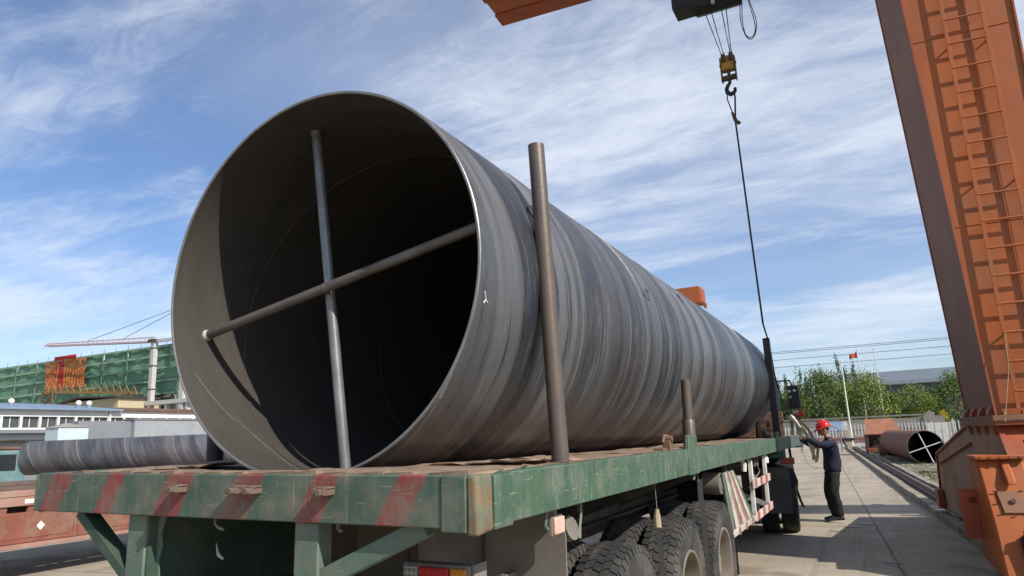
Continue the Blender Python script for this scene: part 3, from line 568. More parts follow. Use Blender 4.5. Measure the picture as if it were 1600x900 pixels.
# ================================================================== BIG PIPE
PCX, PYP, PR, PRZ, PYF = .1115, .361, .9564, .9462, 10.31
pr = empty('steel_pipe', TW(PCX, PYP, D-.0545), (0, TR, 0))
tag(pr, 'huge open steel pipe of spiral welded plate lying on the green trailer', 'pipe')
M_pipe = pipe_mat('spiral_mill_scale', 1.30, PRZ, [(0.134, 0.140, 0.150), (0.046, 0.052, 0.065), (0.285, 0.292, 0.302), (0.020, 0.022, 0.028), (0.275, 0.272, 0.26), (0.115, 0.086, 0.064), (0.42, 0.42, 0.41)], None, phase=.34)
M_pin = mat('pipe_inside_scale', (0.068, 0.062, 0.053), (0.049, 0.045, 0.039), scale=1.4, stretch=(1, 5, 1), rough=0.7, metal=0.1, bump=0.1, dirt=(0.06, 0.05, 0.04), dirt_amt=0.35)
M_rimcut = mat('bright_cut_rim', (0.27, 0.27, 0.26), (0.18, 0.175, 0.165), scale=9, rough=0.4, metal=0.5, bump=0.05)
NS = 128; wall = .016; Ln = PYF-PYP
def ell(a, k): return ((PR-k)*cos(a), PRZ+(PRZ-k)*sin(a))
b = B(); ny = 24
for j in range(ny+1):
    for i in range(NS): x, z = ell(2*pi*i/NS, 0); b.v.append((x, .004+(Ln-.004)*j/ny, z))
for j in range(ny):
    for i in range(NS): b.f.append((j*NS+i, j*NS+(i+1) % NS, (j+1)*NS+(i+1) % NS, (j+1)*NS+i)); b.mi.append(0)
shell = b.obj('outer_wall', M_pipe, pr, ang=60)
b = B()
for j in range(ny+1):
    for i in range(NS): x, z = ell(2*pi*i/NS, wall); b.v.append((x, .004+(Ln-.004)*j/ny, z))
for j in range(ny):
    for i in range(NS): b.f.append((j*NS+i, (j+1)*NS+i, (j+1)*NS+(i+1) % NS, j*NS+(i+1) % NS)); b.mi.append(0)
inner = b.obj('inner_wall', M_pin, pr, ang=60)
for yy in (0.0, Ln):
    b = B()
    for k, dy in ((0, .004 if yy == 0 else 0), (.004, 0), (wall-.004, 0), (wall, .004 if yy == 0 else 0)):
        for i in range(NS): x, z = ell(2*pi*i/NS, k); b.v.append((x, yy+dy, z))
    for q in range(3):
        for i in range(NS): b.f.append((q*NS+i, (q+1)*NS+i, (q+1)*NS+(i+1) % NS, q*NS+(i+1) % NS)); b.mi.append(0)
    b.obj('cut_rim', M_rimcut, pr, ang=20)
M_seam = mat('weld_bead', (0.22, 0.21, 0.20), (0.13, 0.12, 0.11), scale=5, rough=0.45, metal=0.4, bump=0.2)
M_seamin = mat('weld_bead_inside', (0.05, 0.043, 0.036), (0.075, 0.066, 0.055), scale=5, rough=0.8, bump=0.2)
P = 1.30; phase = .34
def helix(rad_off, n0, n1):
    pts = []
    for i in range(n0, n1):
        t = i*2*pi/64; y = P*((0 - phase) + t/(2*pi))     # k = integer
        if not (.01 < y < Ln-.01): continue
        th = t                                           # 0 = top, + to the right
        pts.append(((PR+rad_off)*sin(th), y, PRZ+(PRZ+rad_off)*cos(th)))
    return pts
b = B(); b.tube(helix(.001, 0, 64*12), .0045, 6); b.obj('weld_seam', M_seam, pr)
b = B(); b.tube(helix(-wall-.001, 0, 64*12), .004, 6); b.obj('weld_seam', M_seamin, pr)
# cross braces near the mouth
M_weldpatch = mat('bright_weld_glow', (0.62, 0.60, 0.56), (0.4, 0.38, 0.35), scale=30, rough=.5, bump=.3)  # glow of the left brace weld is put into its white colour
def brace(a0, a1, yy, r, mm, nm='brace'):
    x0, z0 = ell(a0, wall); x1, z1 = ell(a1, wall)
    b = B(); b.tube([(x0, yy, z0), (x0*.5+x1*.5, yy, z0*.5+z1*.5), (x1, yy, z1)], r, 18); o = b.obj(nm, mm, pr)
    for x, z in ((x0, z0), (x1, z1)):
        d = Vector((0-x, 0, PRZ-z)).normalized(); b = B(); p = Vector((x, yy, z)); b.tube([p-d*.002, p+d*.008, p+d*.02], [r*1.3, r*1.2, r*1.02], 14, cap=True); b.obj('weld_patch', M_weldpatch if x < -.5 else M_seam, o)
    return o
BY = .22
brace(radians(104), radians(-87.5), BY+.054, .027, M_galv)
br2 = brace(radians(191), radians(12.5), BY, .0255, M_brownbar)
b = B(); c0, c1 = Vector((ell(radians(191), 0)[0], BY, ell(radians(191), 0)[1])), Vector((ell(radians(12.5), 0)[0], BY, ell(radians(12.5), 0)[1])); d = (c1-c0).normalized(); pm = c0+(c1-c0)*.46; b.tube([pm-d*.012, pm, pm+d*.012], [.0255, .029, .0255], 18); b.obj('weld_collar', M_brownbar, br2)
# chalk squiggle inside, small tick outside
M_chalk = mat('chalk_mark', (0.30, 0.28, 0.23), (0.16, 0.15, 0.12), rough=.9)
pts = []
for i in range(22):
    u = i/21; a = radians(206 + 52*u + (5*sin(u*3) if u < .3 else 0)); x, z = ell(a, wall+.0015); pts.append((x, .10+.16*sin(u*2.6)+.03*u, z))
b = B(); b.tube(pts, .0014, 5); b.obj('chalk_line', M_chalk, pr)
M_tick = mat('chalk_white', (0.75, 0.75, 0.72), rough=.9)
x0, z0 = ell(radians(-12), -.001)
b = B(); b.tube([(PR*cos(radians(-10))+.001, .055, PRZ+PRZ*sin(radians(-10))), (PR*cos(radians(-12))+.001, .075, PRZ+PRZ*sin(radians(-12))), (PR*cos(radians(-12.6))+.001, .095, PRZ+PRZ*sin(radians(-12.6)))], .003, 5); b.tube([(PR*cos(radians(-12))+.001, .072, PRZ+PRZ*sin(radians(-12))), (PR*cos(radians(-13))+.001, .06, PRZ+PRZ*sin(radians(-13)))], .003, 5); b.obj('chalk_tick', M_tick, pr)

for a0, y0, sc in ((22, .62, 1.0), (14, 2.55, 1.2), (30, 4.1, 1.3)):
    pts = []
    for i in range(16):
        u = i/15; a = radians(a0 + 2.2*sc*sin(u*9)+3*u); pts.append((PR*cos(a)+.001, y0+.16*sc*u+.03*sin(u*13), PRZ+PRZ*sin(a)+.0005))
    b = B(); b.tube(pts, .0028, 5); b.obj('marker_scribble', mat('dark_marker', (0.05, 0.05, 0.055), rough=.8), pr)

# ================================================================== STAKES
def stake(x, y, z1, r, mm, label, lean=(0, 0), sleeve=None, square=False):
    e = empty('stake_post', TW(x, y, D-.05), (lean[1], TR+lean[0], 0)); tag(e, label, 'stake', 'upright stakes along the deck edges')
    h = z1-(D-.05); b = B()
    if square:
        b.box((-r, -r, 0), (r, r, h)); b.obj('post', mm, e, .008)
    else:
        b.lathe([(r, 0), (r, h*.33), (r, h*.66), (r, h), (r-.006, h+.001), (r-.008, h-.02), (r-.008, h-.12)], lambda a, rr, z: (rr*cos(a), rr*sin(a), z), 28); b.obj('post', mm, e)
    if sleeve:
        b = B(); b.lathe([(r, 0), (sleeve[0], 0), (sleeve[0], sleeve[1]-.01), (sleeve[0]-.006, sleeve[1]), (r, sleeve[1])], lambda a, rr, z: (rr*cos(a), rr*sin(a), z), 28); b.obj('sleeve', mm, e)
    b = B(); b.box((-r-.035, -r-.035, .044), (r+.035, r+.035, .054)); b.obj('base_plate', M_rust, e, .003)
    return e
stake(1.134, .985, 3.15, .042, M_stake, 'tall brown round steel stake at the deck edge nearest the camera', lean=(-.046, 0))
stake(1.09, 3.83, 2.10, .040, M_stake, 'short brown round stake with a thicker sleeve beside the green pocket', sleeve=(.052, .27))
stake(1.10, 9.85, 3.12, .052, M_dpost, 'dark square post at the front of the deck where the sling hangs', square=True, lean=(-.02, 0))
stake(-1.12, .95, 1.98, .050, M_dpost, 'short dark stake on the far deck edge, peeping out behind the pipe rim')

# ================================================================== TRACTOR (mostly behind the pipe)
tk = empty('truck_tractor', (-.03, 10.9, 0), (0, 0, radians(7)))
tag(tk, 'dark truck tractor coupled to the front of the green trailer', 'truck')
for x in (-.42, .42):
    b = B(); b.box((x-.04, -1.3, .72), (x+.04, 5.2, .98)); b.obj('chassis_rail', M_under, tk)
for y0 in (-.36, 1.0):
    for x in (.74, 1.05): w = link('wheel', RM, tk); w.location = (x, y0, RW); w.rotation_euler = (random.uniform(0, 6), 0, 0); link('tyre', TY, w)
    for x in (-.74, -1.05): w = link('wheel', RM, tk); w.location = (x, y0, RW); w.rotation_euler = (random.uniform(0, 6), 0, pi); link('tyre', TY, w)
    b = B(); b.cyl((-.7, y0, RW), (.7, y0, RW), .08, n=14); b.ball((0, y0, RW), .2, 12); b.obj('axle', M_under, tk)
for s in (-1, 1):
    w = link('wheel', RM, tk); w.location = (s*1.02, 4.3, RW); w.rotation_euler = (1, 0, 0 if s > 0 else pi); link('tyre', TY, w)
M_flap = mat('grey_mud_flap', (0.085, 0.085, 0.085), (0.065, 0.065, 0.065), rough=.7, dirt=(.16, .145, .12), dirt_amt=.35)
for s in (1, -1):
    b = B(); b.box((s*.9-.25, -1.08, .36), (s*.9+.20, -1.065, 1.06)); b.obj('mud_flap', M_flap, tk, .006)
    b = B(); b.prism([(-.64+.64*cos(a)*1.0-.0, RW+.05+.60*sin(a)) for a in [radians(t) for t in range(20, 161, 14)]] + [(-.64+.60*cos(a), RW+.05+.56*sin(a)) for a in [radians(t) for t in range(160, 19, -14)]], lambda u, v, t: (t, u+.28, v), s*.6, s*1.18); b.obj('mudguard', M_black, tk)
b = B(); b.box((1.0, -1.02, 1.10), (1.2, -.96, 1.2)); b.obj('reflector', M_redp, tk, .01)
b = B(); b.box((-.45, -.9, .98), (.45, .8, 1.06)); b.prism([(0.5*cos(a), .5*sin(a)) for a in [2*pi*i/20 for i in range(20)]], lambda u, v, t: (u, v, t), 1.06, 1.16); b.obj('fifth_wheel', M_under, tk)
M_cab = mat('dark_green_cab', (0.05, 0.10, 0.075), (0.04, 0.08, 0.06), rough=.35)
b = B(); b.prism([(2.35, .75), (4.95, .75), (5.0, 1.5), (4.85, 2.55), (4.6, 2.72), (2.35, 2.72)], lambda u, v, t: (t, u, v), -1.22, 1.14); cabo = b.obj('cab', M_cab, tk, .04)
M_glass = mat('dark_window_glass', (0.02, 0.025, 0.03), (0.03, 0.035, 0.04), rough=.08, spec=.7)
b = B(); b.box((1.142, 3.4, 1.75), (1.150, 4.6, 2.4)); b.obj('side_window', M_glass, cabo)
b = B(); b.box((-.7, 2.338, 1.9), (.6, 2.346, 2.4)); b.obj('rear_window', M_glass, cabo)
# mirror on a long arm, lamp below, green air stack
b = B(); b.box((1.30, 1.55, 2.03), (1.50, 1.63, 2.47)); mo = b.obj('mirror', M_black, tk, .02)
b = B(); b.tube([(1.14, 2.4, 2.62), (1.36, 1.75, 2.58), (1.40, 1.6, 2.45)], .016, 8); b.tube([(1.14, 2.4, 1.9), (1.38, 1.75, 1.98), (1.40, 1.6, 2.05)], .016, 8); b.obj('mirror_arm', M_black, tk)
for dx, z, mm in ((1.33, 2.36, M_white), (1.42, 2.37, M_white), (1.335, 2.25, M_lens_clr)):
    b = B(); b.ball((dx, 1.55, z), .028, 10, (1, .5, 1)); b.obj('work_lamp', mm, tk)
b = B(); b.box((1.36, 1.5, 1.86), (1.54, 1.6, 1.99)); b.obj('rear_lamp', M_lens_red, tk, .015)
b = B(); b.box((1.34, 1.49, 1.93), (1.45, 1.5, 1.99)); b.obj('lamp_glint_plate', M_lens_clr, tk, .01)
b = B(); b.bar((1.42, 1.56, 1.3), (1.42, 1.56, 1.86), .09, .09); b.bar((1.3, 1.56, 1.35), (1.3, 1.56, 1.8), .05, .05); b.bar((1.1, 1.6, 1.32), (1.46, 1.56, 1.32), .06, .06); b.obj('lamp_stand', M_green_post, tk, .008)

# ================================================================== GANTRY CRANE
gc = rail_empty('gantry_crane'); tag(gc, 'towering orange gantry crane leg and girder standing on the rail at right', 'crane')
b = B()
z0, z1 = 1.69, 8.95
lo = [(-.05, -2.57, z0), (.82, -2.57, z0), (.82, -.89, z0), (-.05, -.89, z0)]; hi = [(-.31, -2.57, z1), (.95, -2.57, z1), (.95, -.89, z1), (-.31, -.89, z1)]
b.add(lo+hi, [(0,3,2,1), (4,5,6,7), (0,1,5,4), (1,2,6,5), (2,3,7,6), (3,0,4,7)]); b.mi = [0, 0, 0, 0, 0, 1]
leg = b.obj('leg', [M_orange, M_orange_dust_shade], gc, .008)  # face turned from the sun gets a browner copy: dust plus painted shade
# edge lips of the box leg
for (xa, xb, ya) in ((-.05, -.31, -2.585), (.82, .95, -2.585), (-.05, -.31, -.875)):
    b = B(); b.bar((xa-.004, ya, z0), (xb-.004, ya, z1), .022, .022); b.obj('edge_lip', M_orange_red, leg)
for z in (3.9, 6.35):
    f = (z-z0)/(z1-z0); xl = -.05-.26*f; xr = .82+.13*f; b = B(); b.tube([(xl, -2.572, z), (xr, -2.572, z+.01)], .006, 6); b.obj('weld_seam', M_orange, leg)
b = B(); b.box((-.13, -2.78, 1.63), (.92, -.72, 1.692)); b.obj('leg_flange', M_orange_dust_shade, gc, .006)
b = B(); b.box((-.11, -2.76, 1.58), (.90, -.74, 1.628)); b.obj('leg_flange', M_orange_red, gc, .006)
for i in range(4):
    yy = -2.45+i*.48
    b = B(); b.prism([(-.12, 1.694), (-.053, 1.694), (-.058, 1.80), (-.075, 1.785), (-.11, 1.74)], lambda u, v, t: (u, t, v), yy-.06, yy+.06); b.obj('gusset', M_orange_red, gc)
    b = B(); b.prism([(-.10, 1.578), (-.053, 1.578), (-.053, 1.47), (-.075, 1.49)], lambda u, v, t: (u, t, v), yy-.06, yy+.06); b.obj('gusset', M_orange_red, gc)
for i in range(5):
    xx = .0+i*.18; b = B(); b.cyl((xx, -2.68, 1.69), (xx, -2.68, 1.735), .022, n=6); b.obj('bolt', M_orange_red, gc)
# end beam (saddle) along the rail
poly = [(2.55, .20), (2.85, .28), (2.60, .62), (2.42, 1.12), (-.72, 1.578), (-2.62, 1.578), (-2.95, 1.20), (-2.95, .30), (-2.7, .2)]
b = B(); b.prism(poly, lambda u, v, t: (t, u, v), -.05, .78); b.mi = [1 if i < 2 else 0 for i in range(len(b.f))]
M_tan = mat('dusty_bounce_lit_orange', (0.46, 0.29, 0.185), (0.37, 0.22, 0.135), scale=1.3, rough=0.85, bump=0.1, dirt=(0.24, 0.12, 0.07), dirt_amt=0.4, dirt_scale=1.8, streak=((0.24, 0.12, 0.07), (6, 6, 0.6), 0.5))  # tan holds dust and, painted in, light bounced up from the yard
eb = b.obj('end_beam', [M_orange_red, M_tan], gc, .012)
# rim strip that frames the side plate
for p, q in zip(poly[:6], poly[1:7]):
    b = B(); b.bar((-.055, p[0], p[1]), (-.055, q[0], q[1]), .03, .05, (1, 0, 0)); b.obj('edge_strip', M_orange_red, eb)
b = B(); b.bar((-.058, -.9, 1.36), (-.058, 2.3, .95), .012, .06, (1, 0, 0)); b.obj('stiffener', M_orange_red, eb)
# wheels under the beam
for yy in (2.3, 1.2, -1.1, -2.2):
    b = B(); b.lathe([(.0001, -.07), (.21, -.07), (.24, -.05), (.21, -.03), (.21, .05), (.24, .07), (.0001, .07)], lambda a, r, h: (.36+h, yy+r*cos(a), .36+r*sin(a)), 28); b.obj('rail_wheel', M_dirtybrown, gc)
    b = B(); b.box((.05, yy-.32, .3), (.16, yy+.32, .62)); b.box((.56, yy-.32, .3), (.67, yy+.32, .62)); b.obj('wheel_carrier', M_orange_red, gc, .01)
b = B(); b.box((-.16, 2.30, .22), (-.06, 2.62, .52)); b.obj('rail_sweeper', M_orange_red, gc, .01)
b = B(); b.box((.1, 2.86, .35), (.6, 3.0, .7)); b.cyl((.36, 3.0, .5), (.36, 3.2, .5), .1, n=14); b.obj('buffer', M_orange_red, gc, .01)
# drive housing near the camera
b = B(); b.prism([(-2.96, 1.24), (-2.55, 1.24), (-2.4, .9), (-2.4, .16), (-3.50, .10), (-3.32, .62), (-3.06, 1.08)], lambda u, v, t: (t, u, v), -.39, .04); dh = b.obj('drive_housing', M_orange, gc, .025)
b = B(); b.box((-.41, -3.06, 1.235), (.06, -2.5, 1.275)); b.obj('housing_cap', M_orange, dh, .008)
for i in range(5): b = B(); b.cyl((-.36+i*.09, -3.058, 1.255), (-.36+i*.09, -3.075, 1.255), .014, n=6); b.obj('bolt', M_orange_red, dh)
b = B(); b.prism([(-3.05, 1.07), (-3.20, .98), (-3.17, 1.06), (-3.0, 1.22)], lambda u, v, t: (t, u, v), -.19, -.10); b.obj('lifting_eye', M_orange, dh, .02)
b = B(); b.hexa([(-.27, -3.292, .72), (-.06, -3.292, .72), (-.06, -3.25, .72), (-.27, -3.25, .72)], [(-.29, -3.178, .92), (-.08, -3.178, .92), (-.08, -3.13, .92), (-.29, -3.13, .92)]); pl = b.obj('inspection_plate', M_orange_dust_shade, dh, .004)
b = B(); b.cyl((-.17, -3.22, .82), (-.17, -3.255, .835), .025, n=6); b.obj('bolt', M_dirtybrown, dh)
for p in ((-.29, .72), (-.06, .72), (-.3, .92), (-.08, .92), (-.18, .70), (-.30, .82)): b = B(); b.tube([(p[0]-.02, -3.29+.55*(p[1]-.72), p[1]), (p[0]+.02, -3.29+.55*(p[1]-.72), p[1]+.004)], .007, 5); b.obj('weld_mark', M_black, dh)
b = B(); b.box((-.56, -2.75, .40), (-.40, -2.70, .92)); b.obj('guard_plate', M_orange_red, gc, .006)
b = B(); b.bar((-.48, -2.72, .8), (-.1, -2.72, .8), .06, .06); b.obj('plate_bracket', M_orange_red, gc)
# black motor
b = B(); b.cyl((-.09, -3.52, .05), (-.09, -3.40, .48), .10, .11, 20); b.ball((-.09, -3.40, .48), .11, 16, (1, .7, .6)); mo = b.obj('motor', M_black, gc)
for x in (-.15, -.05): b = B(); b.cyl((x, -3.48, .50), (x, -3.44, .56), .028, n=10); b.obj('motor_lug', M_dusty, mo)
b = B(); b.tube([(-.09, -3.61, .40), (-.085, -3.63, .2), (-.09, -3.64, .08)], .02, 8); b.obj('motor_cable', M_dusty, mo)
b = B(); b.cyl((.20, -2.72, 1.12), (.20, -2.72, 1.42), .10, n=18); b.obj('brake_drum', M_black, gc, .01)
b = B(); b.box((.3, -3.0, 1.0), (.9, -2.6, 1.10)); b.box((.5, -2.95, 1.1), (.7, -2.7, 1.3)); b.obj('drive_base', M_orange_red, gc, .01)
# ladder on the front face
SO = .075; lx0, lx1 = .155, .565
def facey(z): return -2.57
lad = empty('ladder'); lad.parent = gc
for x in (lx0, lx1):
    b = B(); b.bar((x, -2.57-SO, 1.75), (x, -2.57-SO, 8.9), .042, .016, (0, 1, 0)); b.obj('stile', M_orange, lad, .002)
z = 1.95
while z < 8.9:
    b = B(); b.cyl((lx0, -2.57-SO, z), (lx1, -2.57-SO, z), .0135, n=8); b.obj('rung', M_orange, lad); z += .327
for z in (2.6, 4.4, 6.2, 8.0):
    for x in (lx0, lx1): b = B(); b.bar((x, -2.565, z-.03), (x, -2.57-SO, z), .03, .008); b.obj('ladder_bracket', M_orange, lad)
b = B(); b.tube([(.42, -2.60, 1.75), (.43, -2.60, 4), (.42, -2.60, 6.5), (.44, -2.6, 8.9)], .006, 6); b.obj('conduit', M_orange, lad)
b = B(); b.tube([(.16, -2.66, 2.6), (.12, -2.72, 2.2), (.02, -2.72, 1.75), (-.02, -2.79, 1.62)], .005, 6); b.obj('rope', M_strap, gc)
# girder across the yard
GZ = 10.03
b = B(); b.box((-6.86, -1.20, GZ), (14, -.10, GZ+1.3)); gd = b.obj('girder', M_orange, gc, .01)
b = B(); b.box((-6.88, -.46, GZ-.024), (14, -.06, GZ-.002)); b.obj('girder_flange', M_orange_red, gd, .004)
b = B(); b.box((-6.88, -1.26, GZ-.022), (14, -.90, GZ-.002)); b.obj('girder_flange', M_orange_red, gd, .004)
b = B(); b.box((-3.0, -.74, GZ-.32), (14, -.56, GZ-.002)); b.obj('runway_beam', M_orange_red, gd, .006)
for x in range(-6, 14, 2): b = B(); b.box((x, -1.24, GZ+.01), (x+.02, -1.20, GZ+1.25)); b.obj('web_stiffener', M_orange, gd)
b = B(); b.cyl((-4.7, -.12, GZ-.02), (-4.7, -.12, GZ-.10), .02, n=8); b.box((-4.78, -.15, GZ-.06), (-4.6, -.09, GZ-.025)); b.obj('end_stop', M_dirtybrown, gd)
b = B(); b.box((-.30, -2.55, 8.96), (.94, -.10, 10.0)); b.obj('leg_head', M_orange, gc, .01)

# ---- hoist trolley under the girder
HP = (1.05, 9.35)       # hook plumb point in the yard
tl = empty('hoist_trolley', (HP[0], HP[1], 8.86)); tag(tl, 'dark hoist trolley hanging below the orange girder at the top edge', 'hoist')
b = B(); b.cyl((-.42, 0, .20), (.36, 0, .20), .24, n=8); b.obj('rope_drum', M_black, tl, .01)
b = B(); b.box((-.78, -.22, .10), (-.38, .22, .40)); b.obj('motor_box', M_black, tl, .015)
b = B(); b.bar((-.5, -.05, .12), (.2, -.25, .18), .03, .02); b.box((-.42, -.05, .0), (-.39, .0, .12)); b.obj('drum_bracket', M_dirtybrown, tl)
b = B(); b.box((-.10, -.29, -.06), (-.05, -.245, .25)); b.obj('rope_guide', M_dusty, tl)
b = B(); b.box((.32, -.08, .10), (.46, .08, .4)); b.obj('cable_clamp', M_black, tl)
b = B(); b.box((-.5, -.15, .36), (.4, .15, .415)); b.box((-.3, -.14, .415), (-.26, .14, .84)); b.box((.2, -.14, .415), (.24, .14, .84)); b.obj('trolley_frame', M_dirtybrown, tl)
for dx, q in ((-.26, -.105), (-.155, -.06), (.02, .075), (.10, .10)):
    b = B(); b.tube([(dx, -.02, .0), (q*.8+.02, 0, -.90)], .009, 6); b.obj('wire_rope', M_wire, tl)
for k, (r_, dz) in enumerate(((.0, 0), (.03, -.03))):
    pts = [(.38, 0, .3), (.37-r_, 0, 0), (.34-r_, 0, -.35), (.36, 0, -.62+dz), (.43, 0, -.72+dz), (.51, 0, -.66+dz), (.53+r_, 0, -.45), (.47+r_*.5, 0, 0), (.44, 0, .35)]
    P2 = []
    for i in range(len(pts)-1):
        for t in (0, .33, .66):
            p0 = Vector(pts[max(i-1, 0)]); p1 = Vector(pts[i]); p2 = Vector(pts[i+1]); p3 = Vector(pts[min(i+2, len(pts)-1)])
            P2.append(.5*((2*p1)+(-p0+p2)*t+(2*p0-5*p1+4*p2-p3)*t*t+(-p0+3*p1-3*p2+p3)*t**3))
    P2.append(Vector(pts[-1])); b = B(); b.tube(P2, .008, 6); b.obj('control_cable', M_black, tl)
# ---- hook block
hb = empty('hook_block', (HP[0]+.02, HP[1], 7.28)); hb.scale = (.78, .78, .78); tag(hb, 'yellow hook block with black hook on four wire ropes', 'hook block')
b = B(); b.box((-.135, -.09, .46), (.135, .09, .80)); b.obj('block_body', M_yellow, hb, .02)
for x in (-.075, .09): b = B(); b.lathe([(.0001, -.035), (.15, -.035), (.13, 0), (.15, .035), (.0001, .035)], lambda a, r, h: (x+h, r*cos(a), .74+r*sin(a)), 20); b.obj('sheave', M_dirtybrown, hb)
for x in (-.15, .15): b = B(); b.box((x-.012, -.07, .22), (x+.012, .07, .78)); b.cyl((x-.03, 0, .62), (x+.03, 0, .62), .03, n=8); b.obj('side_plate', M_dirtybrown, hb, .004)
b = B(); b.cyl((-.16, 0, .30), (.16, 0, .30), .065, n=14); b.obj('crosshead', M_dirtybrown, hb, .008)
b = B(); b.box((-.03, -.05, .34), (.03, .05, .48)); b.obj('crosshead', M_dirtybrown, hb)
hk = [(0, 0, .26), (0, 0, .18), (-.05, 0, .12), (-.085, 0, .04), (-.07, 0, -.04), (-.01, 0, -.09), (.06, 0, -.07), (.10, 0, -.01), (.095, 0, .05)]
b = B(); b.tube(hk, [.035, .035, .04, .045, .05, .05, .042, .03, .012], 12); b.obj('hook', M_black, hb)
b = B(); b.box((.06, -.02, -.06), (.12, .02, .04)); b.obj('safety_latch', M_black, hb, .005)
# ---- sling
slg = empty('wire_sling', (HP[0], HP[1], 2.95)); tag(slg, 'long thin wire sling hanging from the hook beside the dark post', 'sling')
b = B(); zz = 7.24-2.95
b.tube([(-.03, 0, zz+.04), (-.055, 0, zz-.1), (.03, 0, zz-.48)], .011, 6); b.tube([(.06, 0, zz+.02), (.075, 0, zz-.1), (.04, 0, zz-.48)], .016, 6); b.obj('loop', M_wire, slg)
b = B(); b.tube([(.0, 0, zz-.36), (.035, 0, zz-.5), (.07, 0, zz-.56)], [.02, .032, .026], 8); b.ball((.085, 0, zz-.57), .035, 8); b.obj('ferrule', M_dirtybrown, slg)
b = B(); b.tube([(.035, 0, zz-.48), (.05, .02, zz-1.6), (.055, .10, zz-2.6), (.06, .25, .35)], .0165, 6)
b.obj('wire', M_wire, slg)
b = B(); b.tube([(.06, .25, .35), (.09, .5, .05), (.07, .9, -.42), (.08, 1.4, -.80), (.12, 1.9, -1.05), (.17, 2.2, -1.14)], .013, 6); b.obj('wire', M_wire, slg)
b = B(); b.tube([(.13, 2.0, -1.07), (.16, 2.12, -1.12), (.19, 2.22, -1.18), (.24, 2.32, -1.28)], [.02, .035, .03, .02], 8); b.obj('ferrule', M_white, slg)
# straps over the deck corner
M_strapy = mat('pale_webbing', (0.58, 0.49, 0.32), (0.45, 0.37, 0.22), rough=.9, bump=.2)
s2 = empty('lifting_strap', (1.2, 11.6, 1.0)); tag(s2, 'pale webbing lifting strap draped over the front corner of the deck', 'strap')
ribbon('strap', [(-.12, .0, .86), (-.02, .1, .78), (.10, .15, .66), (.17, .18, .55), (.20, .2, .40), (.24, .2, .22), (.27, .2, .08), (.24, .2, .10), (.26, .2, .3), (.25, .2, .48)], .06, M_strapy, s2, wd=(.8, -.3, .1))
ribbon('strap', [(.05, .1, .80), (.14, .2, .72), (.22, .25, .60), (.28, .25, .45), (.33, .25, .28), (.30, .25, .12), (.27, .24, .04)], .055, M_strap, s2, wd=(.8, -.3, .1))
b = B(); b.tube([(.08, .1, .35), (.1, .12, .12), (.16, .12, .0), (.24, .12, -.05), (.32, .12, -.04)], .006, 6); b.obj('cord', M_strap, s2)
s3 = empty('hanging_belt', (1.06, 11.5, .55)); tag(s3, 'dark frayed belt hanging down beside the front wheel', 'strap')
ribbon('belt', [(.02, 0, .88), (.03, 0, .55), (.04, 0, .35), (.08, .02, .2), (.06, .02, .05), (.10, .02, -.12), (.14, .02, -.25)], .05, M_dirtybrown, s3, wd=(.8, -.3, 0))

# ================================================================== PERSON
def skinned(name, verts, edges, rad, mm, parent, root=0, sub=2):
    me = bpy.data.meshes.new(name); me.from_pydata(verts, edges, []); me.materials.append(mm)
    o = bpy.data.objects.new(name, me); COL.objects.link(o); o.parent = parent
    bm = bmesh.new(); bm.from_mesh(me); lay = bm.verts.layers.skin.verify(); bm.verts.ensure_lookup_table()
    for i, r in enumerate(rad):
        bm.verts[i][lay].radius = r if isinstance(r, tuple) else (r, r); bm.verts[i][lay].use_root = (i == root)
    bm.to_mesh(me); bm.free()
    sk = o.modifiers.new('skin', 'SKIN'); sk.use_smooth_shade = True; sk.branch_smoothing = .6
    ss = o.modifiers.new('sub', 'SUBSURF'); ss.levels = sub; ss.render_levels = sub
    return o
M_skin = mat('skin', (0.33, 0.185, 0.125), (0.28, 0.155, 0.10), scale=20, rough=.55)
M_jacket = mat('navy_cotton', (0.022, 0.026, 0.045), (0.016, 0.019, 0.034), scale=9, rough=.9, bump=.3, bscale=40)
M_trous = mat('black_cotton', (0.013, 0.013, 0.015), (0.02, 0.02, 0.021), scale=9, rough=.9, bump=.3, bscale=40)
M_helmet = mat('red_helmet', (0.52, 0.022, 0.02), (0.45, 0.02, 0.018), rough=.25)
M_shoe = mat('black_shoe', (0.018, 0.018, 0.018), (0.03, 0.03, 0.03), rough=.5)
M_sole = mat('pale_sole', (0.45, 0.42, 0.36), (0.35, 0.32, 0.27), rough=.8)
M_hair = mat('black_hair', (0.012, 0.011, 0.01), (0.02, 0.018, 0.016), rough=.5)
pp = empty('person', (1.68, 12.12, 0.0), (0, 0, radians(112)))
tag(pp, 'person in red hard hat and navy jacket reaching up to the trailer front', 'person')
V = []; E_ = []; Rr = []
def jv(p, r, con=None):
    V.append(p); Rr.append(r)
    if con is not None: E_.append((con, len(V)-1))
    return len(V)-1
pel = jv((0, -.03, .96), (.12, .10)); sp = jv((0, -.055, 1.14), (.11, .09), pel); ch = jv((0, -.05, 1.33), (.13, .10), sp); nk = jv((0, -.01, 1.475), .052, ch); hd0 = jv((0, .02, 1.54), .05, nk)
